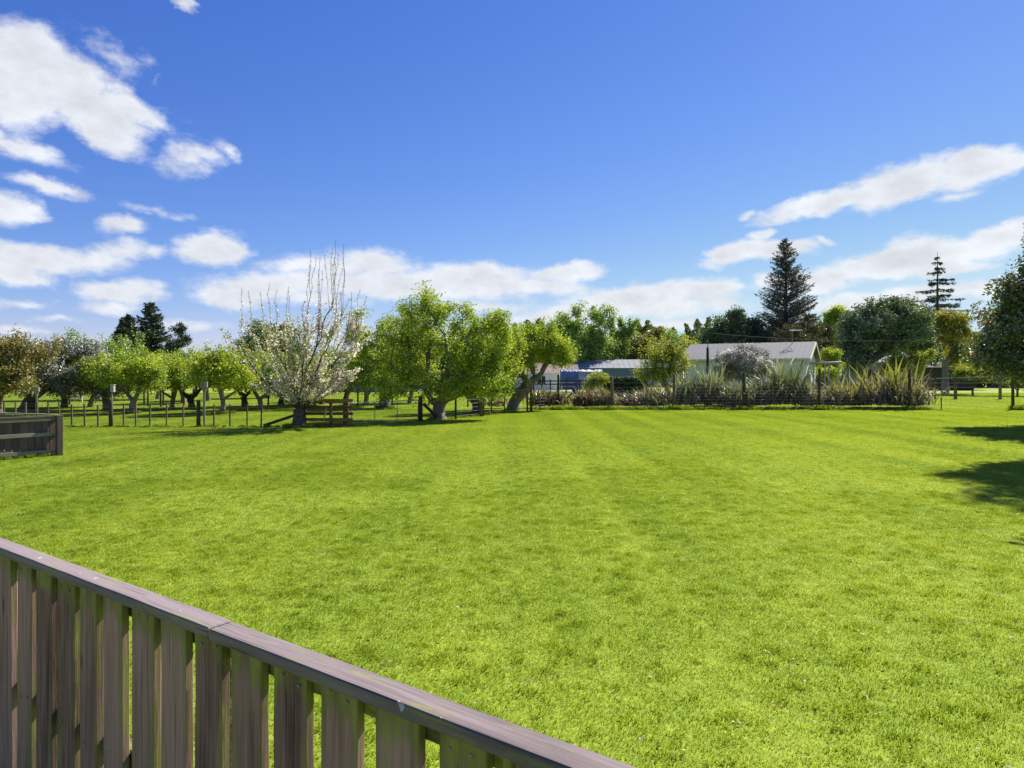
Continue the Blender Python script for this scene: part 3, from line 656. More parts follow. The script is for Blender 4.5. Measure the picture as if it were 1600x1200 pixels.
m_, _ = broadleaf(64, px_ells(271, D, [(277,515,10,9,0),(264,538,10,7,0),(286,535,11,9,0),(272,550,12,8,0)]), [(0,0,1.5),(.2,0,3.),(0,0,4.)], .13, (M['bark_dark'], M['conifer']), 22, 2600, .2, .38, zmin=3.5, r_tip=.02)
plant_tree('pine_tree', m_, 'thin little pine with open tufts right of the dark conifers', 'pine', (x, D))
for k, (px, top, D, rm, lab) in enumerate([(1150,482,74,2.5,'dark green conifer left of the tall spruce'),(1183,500,76,2.6,'dark conifer close under the left side of the spruce')]):
    m_ = conifer(70+k, Z(top, D), rm, (M['bark_dark'], M['conifer']), 26, 10, .1, .04, .5, 75, .42, 0, .2, .24, .25, .3)
    plant_tree('conifer_tree', m_, lab, 'conifer', (P(px, D), D), group='dark conifers behind the cottage')
for k, (px, top, D, rm, lab) in enumerate([(1262,488,76,3.1,'brownish conifer right of the spruce above the cottage gable'),(1238,505,73,3.2,'broad brownish conifer under the spruce'),(1290,505,84,2.4,'olive brown conifer beside the bright green tree')]):
    m_ = conifer(80+k, Z(top, D), rm, (M['bark_dark'], M['brownconifer']), 26, 10, .1, .04, .45, 75, .42, 0, .2, .24, .3, .3)
    plant_tree('conifer_tree', m_, lab, 'conifer', (P(px, D), D), group='brownish conifers behind the cottage')

# --- broadleaf trees farther off ----------------------------------------------------
def far_tree(seed, px, D, lobes, mat, label, name='tree', n_t=70, n_leaf=9000, leaf=.2, sig=.55, trunk_r=.3, zfork=1.6, bark='bark_dark', cat='tree', group=None, shoots=0, shell=.45, zmin=None, lean=0, **kw):
    E = px_ells(px, D, lobes)
    m_, _ = broadleaf(seed, E, [(lean*.3,0,zfork*.5),(lean,0,zfork)], trunk_r, (M[bark], M[mat]), n_t, n_leaf, leaf, sig, shell=shell, zmin=zmin or zfork*.8, shoots=shoots, shoot_len=1.2, step=.8, r_tip=.02, **kw)
    return plant_tree(name, m_, label, cat, (P(px, D), D), group=group)
far_tree(91, 415, 120, [(420,535,48,36,0),(390,560,35,25,0),(450,560,40,30,0)], 'darkleaf', 'dark round tree showing above the blossom tree at its left', 'round_tree', 110, 14000, .32, .75, .5)
far_tree(92, 922, 118, [(920,512,32,38,0),(945,497,16,24,0),(885,525,26,32,0),(900,555,42,30,0),(935,550,30,35,0)], 'willow', 'tall green willow like tree behind the pale roofed shed', 'willow_tree', 130, 15000, .30, .7, .45, shoots=30)
far_tree(93, 870, 126, [(875,525,14,22,0),(855,545,25,28,0),(835,535,14,22,0)], 'darkleaf', 'dark grey green tree at the left foot of the tall willow', 'tree', 70, 8500, .32, .75)
far_tree(94, 972, 122, [(972,525,10,22,0),(985,520,8,16,0),(968,555,20,20,0)], 'willow', 'thin loose tree just right of the tall willow', 'tree', 45, 5000, .28, .6, shoots=12)
far_tree(95, 1015, 124, [(1010,540,24,22,0),(1030,535,18,20,0),(1000,560,25,18,0)], 'olive', 'brownish olive tree behind the middle of the pale roofed shed', 'tree', 70, 7500, .3, .7, shoots=16)
far_tree(96, 1052, 120, [(1050,538,17,20,0),(1062,545,14,18,0),(1042,560,18,18,0)], 'willow', 'green tree left of the small dark pines on the skyline', 'tree', 55, 6000, .3, .7)
for k, (px, py) in enumerate([(1076,522),(1088,520)]):
    D = 165; m_ = conifer(97+k, Z(py-6, D), 2.2, (M['bark_dark'], M['conifer']), 18, 8, .1, .1, .5, 45, .6, .1, .2, .25, .1, .3)
    plant_tree('pine_tree', m_, ['left one of two tiny dark pines on the skyline beyond the shed','right one of two tiny dark pines on the skyline beyond the shed'][k], 'pine', (P(px, D), D), group='tiny pines on the skyline')
far_tree(98, 950, 130, [(950,560,26,34,0),(940,545,14,24,0)], 'lime', 'light yellow green tree at the foot of the tall willow', 'tree', 80, 9000, .3, .7, .2, shoots=16)
far_tree(99, 1000, 132, [(995,560,34,28,0),(1015,548,20,20,0)], 'olive', 'olive coloured tree behind the pale roofed shed', 'tree', 80, 9000, .3, .7, .2, shoots=16)
far_tree(100, 870, 132, [(870,560,34,30,0),(845,570,26,22,0)], 'darkleaf', 'dark leafy tree behind the gap between house and shed', 'tree', 80, 9000, .3, .7, .2)
far_tree(115, 1060, 130, [(1055,560,34,26,0),(1080,555,20,22,0)], 'willow', 'mid green tree filling the gap left of the cottage roof', 'tree', 80, 9000, .3, .7, .2)
far_tree(101, 1042, 52, [(1035,562,30,18,0),(1058,570,20,18,0),(1045,556,22,14,0),(1010,582,18,12,0),(1040,585,30,12,-.3)], 'lime', 'yellow green shrubby tree in front of the right end of the shed', 'lime_tree', 70, 6500, .12, .32, .16, 1.0, bark='bark', shoots=30)
far_tree(102, 1085, 75, [(1085,548,20,14,0),(1072,540,12,10,0)], 'lime', 'bright green bush left of the cottage roof', 'bush', 35, 4000, .18, .4, .15, 1.2)
far_tree(116, 1135, 78, [(1128,525,32,26,0),(1155,512,30,34,0),(1102,538,18,18,0),(1180,525,24,28,0)], 'darkleaf', 'rounded dark green tree behind the left half of the cottage roof', 'tree', 110, 13000, .2, .5, .3)
far_tree(103, 1306, 92, [(1308,500,20,20,0),(1300,520,24,22,0),(1325,515,15,18,0)], 'apple_b', 'bright green tree between the brown conifers and the domed tree', 'tree', 60, 8000, .24, .55, .3)
far_tree(104, 1385, 56, [(1385,510,66,44,0),(1345,530,34,36,0),(1425,505,34,38,0),(1440,535,22,28,0),(1330,560,22,22,0)], 'domeleaf', 'big domed dark grey green tree with many fanned stems', 'domed_tree', 240, 26000, .17, .36, .42, 1.0, lenw=.12)
far_tree(105, 1400, 52, [(1420,565,30,18,0),(1395,578,22,12,0),(1440,555,16,14,0)], 'lime', 'light green undergrowth shrub below the right of the domed tree', 'shrub', 40, 4200, .14, .32, .08, .7)
far_tree(106, 1477, 72, [(1488,505,28,20,0),(1470,520,26,16,0),(1505,530,22,22,0),(1500,560,26,18,0),(1465,500,18,12,0)], 'yellow', 'golden yellow tree with straight pale trunk under the cedar', 'golden_tree', 90, 11000, .17, .4, .33, 3.6, bark='bark_pale')
far_tree(107, 1520, 66, [(1520,580,24,12,0),(1545,585,30,10,0),(1500,585,14,8,0)], 'lime', 'low yellow green bush at the end of the white rail', 'bush', 40, 4500, .14, .3, .1, .6)
far_tree(108, 1590, 64, [(1580,590,40,9,0),(1620,585,40,14,0)], 'willow', 'low leafy green bush right of the tall wire fence post', 'bush', 35, 4000, .15, .3, .1, .5)
far_tree(109, 1340, 75, [(1345,555,26,14,0),(1318,560,14,12,0)], 'darkleaf', 'dark shrub between the blue grey house and the domed tree', 'shrub', 30, 3500, .18, .4, .1, .9)
far_tree(110, 1162, 46, [(1162,560,44,20,0),(1138,572,28,14,0),(1188,575,24,14,0),(1165,548,22,10,0),(1160,584,38,12,-.2)], 'silver', 'rounded grey shrub covered in small white flowers before the cottage', 'flowering_shrub', 130, 11000, .08, .2, .12, 1.2, bark='bark_pale')
fs = bpy.data.objects['flowering_shrub']
r_ = np.random.default_rng(5); T = sample_ell(px_ells(1162, 46, [(1168,568,34,13,-.5),(1150,560,30,16,-.3),(1185,572,22,11,-.3)]), 9000, r_, .8)
link('blossom', leaves('blossom', T, .085, M['whiteflower'], .9, r=r_), fs)
far_tree(111, 1298, 50, [(1298,556,13,10,0),(1296,575,14,10,0)], 'apple_b', 'small pale green sapling between the cottage and the domed tree', 'sapling', 26, 3600, .11, .25, .07, .9, bark='bark_pale')
far_tree(112, 1290, 44.5, [(1290,585,16,8,0)], 'apple_b', 'bright green leafy shrub under the silvered timber rail', 'shrub', 18, 2200, .11, .2, .05, .5)
far_tree(113, 935, 58, [(935,592,16,9,0),(925,602,14,7,0)], 'lime', 'pale green shrub in front of the blue tarpaulin', 'shrub', 20, 2500, .12, .25, .06, .4)
far_tree(114, 1425, 92, [(1425,570,60,26,0),(1500,575,50,22,0),(1360,575,50,20,0)], 'darkleaf', 'dark shady thicket closing the gap behind the domed tree', 'thicket', 80, 9000, .28, .6, .2, .8)
# big leafed tree on the right, and the two beside the camera's side whose shade lies on the lawn
D = 27
E = px_ells(1668, D, [(1620,520,90,75,0),(1668,455,80,72,0),(1605,455,34,52,0),(1690,550,110,60,0),(1590,560,60,40,0),(1685,375,62,48,0)])
m_, _ = broadleaf(121, E, [(0,0,.8),(.05,0,1.5)], .24, (M['bark_dark'], M['reddark']), 260, 36000, .125, .34, zmin=1.5, shoots=40, shoot_len=.7)
plant_tree('camellia_tree', m_, 'dark glossy leafed tree at the right edge over the fence line', 'tree', (P(1668, D), D))
for seed, x, y, zc, rr, lab in [(122, 21.0, 22.6, 13.0, 2.9, 'tall glossy tree off to the right casting the big lawn shadow'), (123, 14.5, 13.4, 7.5, 2.3, 'nearer glossy tree off to the right shading the lawn edge')]:
    m_, _ = broadleaf(seed, [(0,0,zc,rr,rr,3.2),(.6,0,zc-1.2,rr,rr,1.6)], [(0,0,1.4),(0,0,zc-3.2)], .2, (M['bark_dark'], M['reddark']), 120, 15000, .15, .42, zmin=zc-3.2)
    plant_tree('camellia_tree', m_, lab, 'tree', (x, y))

# --- far-off woods reading as one mass -------------------------------------------------
def wood(name, label, segs, mat, dens, size, seed):
    r = np.random.default_rng(seed); cs = []
    for px0, px1, D, top, n in segs:
        px = r.uniform(px0, px1, n); d = D+r.uniform(-4, 4, n); k = np.floor(px/(2200/D))
        hh = np.random.default_rng(seed+1).uniform(.72, 1.08, 4000)[(k.astype(int)) % 4000]
        z = Z(top, D)*hh*np.abs(1-r.random(n)**1.3*1.0)*(.93+.07*np.sin(px*.33)); cs.append(np.stack([(px-800)/FPX*d, d, z], 1))
    C_ = np.vstack(cs); tag(link(name, leaves(name, C_, size, M[mat], .7, .3, r=r)), label, 'trees', kind='stuff')
wood('distant_wood', 'low far-off belt of dark trees along the skyline', [(-60,560,150,566,13000),(560,880,150,535,11000),(800,1110,150,503,16000)], 'wood_leaf', 1, .9, 131)
wood('distant_wood', 'far-off belt of trees behind the houses at the right', [(1080,1350,115,510,11000),(1340,1760,110,520,14000)], 'wood_leaf', 1, .8, 133)

# ------------------------------------------------------------------ flax clumps
def flax_leaf(seed, L_, w, lean, bend, mat, twist=0):
    r = np.random.default_rng(seed); n = 8; t = np.linspace(0, 1, n)
    ang = lean+bend*t**2; dx = np.cumsum(np.sin(ang))*L_/n; dz = np.cumsum(np.cos(ang))*L_/n
    wd = w*1.2*(.55+.9*t*(1-t)*2)*np.where(t > .6, 1-(t-.6)/.4*.97, 1); fold = wd*.25
    V = []
    for i in range(n): V += [(dx[i]-fold[i]*.3, -wd[i]/2, dz[i]+fold[i]*.3), (dx[i], 0, dz[i]-.0), (dx[i]-fold[i]*.3, wd[i]/2, dz[i]+fold[i]*.3)]
    F = [[3*i, 3*i+1, 3*i+4, 3*i+3] for i in range(n-1)]+[[3*i+1, 3*i+2, 3*i+5, 3*i+4] for i in range(n-1)]
    return np.array(V), np.array(F)
def flax_meshes(mat, seed):
    r = np.random.default_rng(seed); out = []
    for k in range(7):
        V, F = flax_leaf(seed+k, 1.0, .052, .06+.075*k, r.uniform(.05, .45)+.09*k, mat); out.append(np_mesh('sword_leaf', V, F, mat, rnd=np.full(len(F), r.random())))
    return out
FG, FY = flax_meshes(M['flaxgreen'], 1), flax_meshes(M['flaxyellow'], 20)
def flax(px, py, top, wpx, n_green, n_dry, kind, label, seed, dead='flaxdry', D=None):
    r = np.random.default_rng(seed)
    if D is None: x, D = G(px, py)
    x = P(px, D)
    H = Z(top, D); t = thing('flax_clump', label, 'flax', (x, D, 0), group='flax plants along the wire fence')
    wr = wpx/FPX*D/2; src = FG if kind == 'g' else FY
    for i in range(int(n_green*1.8)):
        k = min(6, int(abs(r.normal())*2.1)); a = r.uniform(0, 2*math.pi); o = link('sword_leaf', src[k], t)
        o.location = (r.normal()*wr*.42, r.normal()*wr*.3, .05); o.rotation_euler = (0, 0, a); s = H*r.uniform(.72, 1.06)/max(.62, (1-.06*k)); o.scale = (s, s*.8, s)
    gs = {'g': 1.25, 'y': .75}[kind] if n_green > 12 else .35
    for nm, cnt, (w0, w1), (l0, l1), (k0, k1), mt, spread in (('dry_leaves', int(n_dry*2.1), (.045,.10), (.4,.98), (.2,2.1), dead, .62),
                                          ('green_leaves', int(n_dry*gs), (.05,.10), (.6,1.08), (.15,1.3), 'flaxgreen' if kind == 'g' or i % 2 else 'flaxyellow', .5)):
        Vs, Fs, rn = [], [], []; off = 0
        for i in range(cnt):
            L_ = H*r.uniform(l0, l1); V, F = flax_leaf(0, L_, r.uniform(w0, w1)/1.2, r.uniform(.03, .75), r.uniform(k0, k1), None)
            a = r.uniform(0, 2*math.pi); ca, sa = math.cos(a), math.sin(a)
            V = np.stack([V[:,0]*ca-V[:,1]*sa, V[:,0]*sa+V[:,1]*ca, V[:,2]], 1)+np.array([r.normal()*wr*spread, r.normal()*wr*.4, .03]); V[:,2] = np.maximum(V[:,2], .02+r.random()*.05)
            Vs.append(V); Fs.append(F+off); off += len(V); rn += [r.random()]*len(F)
        o = link(nm, np_mesh(nm, np.vstack(Vs), np.vstack(Fs), M[mt], rnd=rn), t); o['kind'] = 'stuff'
FL = [
 (775,636,603,30,4,60,'y','low dry straw coloured flax between the orchard trunks','flaxdry'),
 (848,633,598,34,6,110,'y','pale dry flax clump behind the pair of thin posts','flaxdead'),
 (872,634,602,26,4,90,'y','brown dead flax clump beside the tall dark pole','flaxdead'),
 (915,634,600,30,5,120,'y','reddish brown flax clump right of the braced short post','flaxdead'),
 (944,634,598,34,8,130,'y','golden brown flax clump left of the leaning fence post','flaxdry'),
 (985,634,608,34,6,110,'y','low brown flax clump right of the leaning fence post','flaxdead'),
 (1020,635,594,44,10,130,'y','pinkish dry flax clump left of the fence post with shrubs behind','flaxdry'),
 (1070,634,580,38,26,90,'g','dark blue green upright flax clump behind a fence post','flaxdry'),
 (1108,635,571,50,28,120,'g','mixed green and straw flax clump below the dark pole','flaxdry'),
 (1150,635,590,44,14,110,'g','mostly dry flax clump in front of the white flowered shrub','flaxdry'),
 (1185,635,586,38,20,110,'g','green flax clump just right of the middle fence post','flaxdry'),
 (1228,635,562,60,42,120,'g','tallest blue green flax clump spreading in front of the cottage wall','flaxdry'),
 (1262,635,585,30,14,90,'g','short arching flax clump beside the grassy fence post','flaxdry'),
 (1312,634,588,52,14,140,'y','straw coloured flax clump below the silvered timber rail','flaxdry'),
 (1345,635,592,38,14,110,'y','low flax clump with dead leaves left of the yellow striped one','flaxdead'),
 (1388,636,563,84,22,180,'y','largest yellow green flax clump at the right end of the bed','flaxdry'),
 (1422,636,590,40,14,130,'y','collapsed dry flax clump at the last post of the bed','flaxdead'),
]
for i, f in enumerate(FL): flax(*f[:8], 300+i, f[8], D=f[1] and 41.2+(i % 3)*.5)

# ------------------------------------------------------------------ buildings
def frame_house(name, label, cat, F0, Ldir, L_, Gdir, W, eave, ridge, wall, roof, over=.35, window=[], gable_windows=[], ribs=0, trim=None):
    """F0 near corner, long wall along Ldir, gable along Gdir"""
    F0 = np.array([*F0, 0.]); l = np.array([*Ldir, 0.]); l /= np.linalg.norm(l); g = np.array([*Gdir, 0.]); g /= np.linalg.norm(g)
    t = thing(name, label, cat, tuple(F0)); up = np.array([0,0,1.])
    q = lambda a, b, z: l*a+g*b+up*z
    mb = MB(); mb.quad(q(0,0,0), q(L_,0,0), q(L_,0,eave), q(0,0,eave)); mb.quad(q(0,W,0), q(0,W,eave), q(L_,W,eave), q(L_,W,0))
    for a in (0, L_):
        mb.quad(q(a,0,0), q(a,0,eave), q(a,W/2,ridge-.05), q(a,W/2,0)); mb.quad(q(a,W/2,0), q(a,W/2,ridge-.05), q(a,W,eave), q(a,W,0))
    mb.build('wall', M[wall], t)
    sl = (ridge-eave)/(W/2)
    for s in (0, 1):
        mb = MB(); th = .06
        b0 = -over if s == 0 else W+over; z0 = eave-sl*over+.08
        a0, a1 = -over, L_+over; P_ = [q(a0,b0,z0), q(a1,b0,z0), q(a1,W/2,ridge+.08), q(a0,W/2,ridge+.08)]
        T_ = [p+up*th for p in P_]
        mb.add(P_+T_, [[0,1,2,3],[7,6,5,4],[0,4,5,1],[1,5,6,2],[2,6,7,3],[3,7,4,0]])
        for k in range(ribs):
            a = a0+(a1-a0)*(k+.5)/ribs; mb.beam(q(a,b0,z0+th+.012), q(a,W/2,ridge+.08+th+.012), .05, .03)
        mb.build('roof_slope', M[roof], t)
    if trim:
        mb = MB(); mb.beam(q(-over,-over-.03,eave-sl*over+.06), q(L_+over,-over-.03,eave-sl*over+.06), .04, .16); mb.build('fascia', M[trim], t)
        for s in (0, 1):
            mb = MB(); b0 = -over if s == 0 else W+over
            mb.beam(q(-over-.03,b0,eave-sl*over+.02), q(-over-.03,W/2,ridge+.03), .04, .2); mb.build('barge_board', M[trim], t)
    for (a, z, w, h) in window:
        f = MB(); f.beam(q(a,-.03,z), q(a+w,-.03,z), .06, .07); f.beam(q(a,-.03,z+h), q(a+w,-.03,z+h), .06, .07)
        for aa in (a, a+w/2, a+w): f.beam(q(aa,-.035,z), q(aa,-.035,z+h), .06, .06)
        fo = f.build('window', M['whitepaint'], t); p = MB(); p.quad(q(a,-.012,z), q(a+w,-.012,z), q(a+w,-.012,z+h), q(a,-.012,z+h)); p.build('pane', M['glass'], fo)
    for (b, z, w, h) in gable_windows:
        f = MB()
        for zz in (z, z+h): f.beam(q(-.03,b,zz), q(-.03,b+w,zz), .06, .07)
        for bb in (b, b+w): f.beam(q(-.035,bb,z), q(-.035,bb,z+h), .06, .06)
        fo = f.build('window', M['whitepaint'], t); p = MB(); p.quad(q(-.012,b,z), q(-.012,b+w,z), q(-.012,b+w,z+h), q(-.012,b,z+h)); p.build('pane', M['glass'], fo)
    return t
D0 = 50; F0 = (P(1259, D0), D0); B0 = (P(1275, 55.6), 55.6); gd = (B0[0]-F0[0], B0[1]-F0[1]); ld = (-gd[1], gd[0])
cot = frame_house('cottage', 'cream cottage with long pale grey metal roof behind the flax', 'cottage', F0, ld, 9.0, gd, 6.2, Z(560,D0), Z(537,53), 'whitepaint', 'roofgrey', .35,
            window=[(5.2,1.0,1.4,1.1)], gable_windows=[(1.2,.9,1.3,1.2)], ribs=26, trim='creampaint')
# television aerial on its roof
ax, ay = P(1238, 53), 53; t = thing('television_aerial', 'white television aerial on a mast above the cottage roof', 'aerial', (ax, ay, Z(541,53)))
mb = MB(); mb.tube([(0,0,-.1),(0,0,1.22)], .028, 6); mb.build('mast', M['greypaint'], t)
mb = MB(); mb.tube([(-.2,0,1.2),(.72,-.2,1.24)], .022, 6)
for k in range(7): mb.tube([(-.15+.13*k,-.3,1.26),(-.12+.13*k,.3,1.26)], .014, 4)
mb.build('boom', M['whitepaint'], t)
# dark pole in front of the cottage's left end, with the overhead wire
t = thing('utility_pole', 'dark timber pole rising out of the flax before the cottage', 'pole', (P(1106,45),45,0)); mb = MB(); mb.tube([(0,0,0),(0,0,Z(543,45))], [.12,.09], 8); mb.build('pole_shaft', M['postdark'], t, True)
mb = MB(); mb.tube([(0,0,Z(543,45)),(0,0,Z(530,45))], .03, 6); mb.build('bracket', M['greypaint'], t)
pts = []
for k in range(25):
    u = k/24; px = 1106+u*(1700-1106); D = 45+u*12; zz = Z(520,45)*(1-u)+Z(520,57)*u-1.35*4*u*(1-u)*.45; pts.append((P(px, D), D, zz))
mb = MB(); mb.tube(pts, .013, 4, False); tag(mb.build('overhead_wire', M['wirewhite']), 'pale overhead wire sagging across the dark trees at the right', 'wire')
t = thing('utility_pole', 'wooden power pole off to the right holding the overhead wire', 'pole', (P(1700,57),57,0)); mb = MB(); mb.tube([(0,0,0),(0,0,Z(516,57))], [.14,.1], 8); mb.build('pole_shaft', M['postdark'], t, True)

frame_house('farm_shed', 'long blue grey steel shed with pale roof in the middle distance', 'shed', (P(1145,112),112), (-1,.0), 27.0, (0.05,1), 8, Z(575,112), Z(563,116), 'shedblue', 'roofwhite', .4, ribs=30)
frame_house('stock_shed', 'low blue grey shed seen under the apple trees', 'shed', (P(652,80),80), (-1,.08), 12.0, (0.08,1), 6, Z(602,80)+.2, Z(591,80), 'shedblue', 'roofwhite', .3, ribs=20)
frame_house('white_house', 'white house with pinkish brown tiled roof right of the leaning apple tree', 'house', (P(873,88),88), (-1,-.05), 11, (.12,1), 7.5, Z(583,88)+.1, Z(568,90), 'whitepaint', 'rooftile', .5, window=[(1.7,.75,1.1,1.1),(6,.75,1.4,1.1)], trim='whitepaint')
# its cross gable of brown tiles
mb = MB(); a = np.array([P(880,87),87,0]); 
frame_house('tiled_outbuilding', 'brown tiled gabled outbuilding beside the white house', 'outbuilding', (P(902,91),91), (-1,0), 3.6, (0,1), 5, Z(584,91), Z(571,93), 'whitepaint', 'rooftile', .3)
frame_house('blue_grey_house', 'blue grey house glimpsed behind the domed tree', 'house', (P(1425,80),80), (-1,.1), 8.5, (.1,1), 7, Z(566,80), Z(550,83), 'greypaint', 'roofwhite', .4, window=[(5,1,1.2,1)], ribs=14)
frame_house('dark_barn', 'dark timber barn in the shade behind the golden tree', 'barn', (P(1522,88),88), (-1,0), 9.0, (0,1), 5, Z(575,88), Z(568,90), 'postdark', 'postdark', .2)

# tarpaulin covered trailer
def tarp():
    D = 78; x0, x1 = P(876,D), P(940,D); t = thing('covered_trailer', 'trailer load under a blue and pale tarpaulin beside the white house', 'trailer', ((x0+x1)/2, D, 0))
    r = np.random.default_rng(8)
    def drape(a, b, mat, bulge):
        n, m = 10, 7; V = []
        prof = [(-1.1,.35),(-1.12,.9),(-.95,Z(579,D)-.1),(-.3,Z(578,D)),(.5,Z(578,D)),(1.0,Z(579,D)-.1),(1.12,.4)]
        for i in range(n+1):
            for y, z in prof: V.append((a+(b-a)*i/n, y+r.normal()*.05, z+r.normal()*.05))
        F = [[i*m+j, (i+1)*m+j, (i+1)*m+j+1, i*m+j+1] for i in range(n) for j in range(m-1)]
        V = np.array(V); k = len(V); V2 = np.vstack([V, [[a,0,.4],[b,0,.4]]]); F += [[k, j, j+1, k] for j in ()]
        end = [[0,1,2,3],[0,3,4,5]]; e2 = [[n*m+j for j in q] for q in end]; F += end+e2
        return np_mesh('tarpaulin', V2, np.array(F), mat)
    w = x1-x0
    link('tarpaulin', drape(-w/2, -w*.08, M['tarp'], 0), t); link('tarpaulin', drape(-w*.08+.002, w/2, M['tarpw'], 0), t)
    mb = MB(); mb.box((0,0,.42), (w, 1.9, .16)); mb.build('chassis', M['postdark'], t)
    for sx in (-.15, .15):
        for sy in (-1, 1):
            mb = MB(); mb.tube([(sx*w,sy*.95-.1,.3),(sx*w,sy*.95+.1,.3)], .3, 12); mb.build('wheel', M['tyre'], t)
tarp()
# board behind/right of tarpaulin: small pale awning above hedge
mb = MB(); mb.box((0,0,1.45), (2.0,1.2,.08)); t = thing('awning', 'small flat pale canopy above the clipped hedge', 'canopy', (P(955,75),75,0)); mb.build('canopy_top', M['roofwhite'], t)
for sx in (-.9,.9):
    mb = MB(); mb.tube([(sx,0,0),(sx,0,1.42)], .04, 6); mb.build('leg', M['greypaint'], t)

# clipped hedge
r_ = np.random.default_rng(9); D = 62; n = 9000
x0, x1 = P(938,D), P(1012,D); top = Z(590,D)
u = r_.random(n); face = r_.random(n); Hx = x0+(x1-x0)*r_.random(n); Hy = np.where(face < .6, -.6+r_.normal(size=n)*.06, r_.uniform(-.6,.6,n)); Hz = np.where(face < .6, r_.random(n)*top, top+r_.normal(size=n)*.05)
t = thing('clipped_hedge', 'clipped dark green hedge with lighter top behind the flax', 'hedge', ((x0+x1)/2, D, 0))
link('foliage', leaves('foliage', np.stack([Hx-(x0+x1)/2, Hy, Hz], 1), .11, M['hedge'], .7, .4, r=r_), t)
mb = MB(); mb.box((0,0,top*.47), (x1-x0-.1, 1.0, top*.94)); mb.build('branches', M['postdark'], t)

# cars under the apple branches
def car(px, D, mat, label, rz):
    t = thing('parked_car', label, 'car', (P(px,D),D,.03), rz, 'cars parked beyond the orchard')
    prof = [(-2.1,.45),(-2.1,.85),(-1.9,.95),(-1.5,1.0),(-1.0,1.38),(.35,1.42),(1.0,1.0),(1.9,.9),(2.1,.7),(2.1,.4)]
    def ext(prof, w, name, mt, inset=0):
        k = len(prof); V = [(x,-w,z) for x,z in prof]+[(x,w,z) for x,z in prof]; F = [[i,(i+1)%k,k+(i+1)%k,k+i] for i in range(k)]
        cx = (0,-w,.7); V += [(0,-w,.7),(0,w,.7)]
        F += [[2*k, (i+1)%k, i, 2*k] for i in range(0)]
        for i in range(1, k-2, 2): F += [[0,i,i+1,i+2]]; F += [[k,k+i+2,k+i+1,k+i]]
        return np_mesh(name, np.array(V), np.array(F), mt)
    link('body', ext(prof, .85, 'body', mat), t)
    for s in (-1, 1):
        mb = MB(); mb.add([(-1.3,s*.862,1.02),(.75,s*.862,1.02),(.3,s*.862,1.33),(-.95,s*.862,1.31)], [[0,1,2,3]]); mb.build('side_window', M['glass'], t)
    for sx in (-1.3, 1.3):
        for s in (-1, 1):
            mb = MB(); mb.tube([(sx,s*.74,.33),(sx,s*.9,.33)], .33, 14); mb.build('wheel', M['tyre'], t)
    mb = MB(); mb.add([(1.02,-.7,1.0+.012),(1.02,.7,1.012),(.42,.66,1.39),(.42,-.66,1.39)], [[0,1,2,3]]); mb.build('windscreen', M['glass'], t)
car(775, 84, M['carblue'], 'dark blue car parked under the branches of the leaning apple tree', .15)
car(712, 80, M['carsilver'], 'silver car half hidden behind the trunk of the biggest apple tree', .1)

# ------------------------------------------------------------------ fences
def post_mesh(h, r=.06, rnd=1, k=8): 
    mb = MB(); mb.tube([(0,0,-.02),(0,0,h*.5),(0,0,h-.015),(0,0,h)], [r*1.04, r, r*.96, r*.8], k); return mb
def slat_post(h, w, d):
    mb = MB(); mb.box((0,0,h/2), (w,d,h)); return mb
def wires(pts, heights, parent, r=.0035, name='wire'):
    for h in heights:
        q = [(x, y, h) for x, y in pts]; mb = MB()
        for a_, b_ in zip(q[:-1], q[1:]): mb.tube([a_, b_], r, 4, False)
        mb.build(name, M['wire'], parent)

# left paddock fence of battens
f = thing('batten_fence', 'thin brown batten and wire fence along the orchard front', 'fence', (0,0,0))
y0 = G(0,667)[1]
for px in (112,132,153,193,212,234,260,286,334,359,386,408): 
    x, D = G(px, 667); o = slat_post(.88+random.uniform(-.03,.05), .05, .04).build('batten', M['post'], f, loc=(x, D, 0), rz=random.uniform(-.2,.2)); o.rotation_euler[1] = random.uniform(-.015,.015)
for px in (6,24,40,58,75,92):
    x, D = G(px, 662); slat_post(.9, .05, .04).build('batten', M['post'], f, loc=(x, D, 0))
for px, h in ((173,1.02),(310,1.05)):
    x, D = G(px, 667); post_mesh(h, .075).build('post', M['postdark'], f, smooth=True, loc=(x, D, 0))
x, D = G(408, 667); x2, _ = G(463, 667)
wires([G(0,662), G(112,667), G(463,667)], [.12,.28,.44,.6,.76,.86], f)
mb = MB(); mb.beam((x+.1, D, .05), (x2, D+.05, .48), .07, .11); mb.build('brace', M['postdark'], f)

# poles with funnel tops and the nest box
def funnel_pole(px, py, top, label):
    x, D = G(px, py); h = Z(top, D); t = thing('funnel_pole', label, 'pole', (x+.13, D+.1, 0), group='pale poles with a grey funnel on top')
    mb = MB(); mb.tube([(0,0,0),(0,0,h-.28)], .04, 8); mb.build('pole_shaft', M['funnel'], t)
    mb = MB(); mb.tube([(0,0,h-.42),(0,0,h-.22),(0,0,h-.2),(0,0,h)], [.045,.10,.13,.13], 8); mb.build('funnel', M['funnel'], t)
funnel_pole(312, 667, 597, 'pale pole with grey funnel top standing in the batten fence'); funnel_pole(50, 655, 605, 'pale pole with grey funnel top behind the paling pen')
x, D = G(174, 667); t = thing('nest_box', 'small pale nest box on a thin rod above a dark fence post', 'box', (x+.02, D, 1.03))
h = Z(602, D)-1.03; mb = MB(); mb.tube([(0,0,-.3),(0,0,h-.25)], .02, 6); mb.build('rod', M['greypaint'], t); mb = MB(); mb.box((.03,0,h-.13), (.13,.12,.26)); mb.box((.03,0,h+.02), (.17,.16,.025)); mb.build('box_body', M['timber'], t)

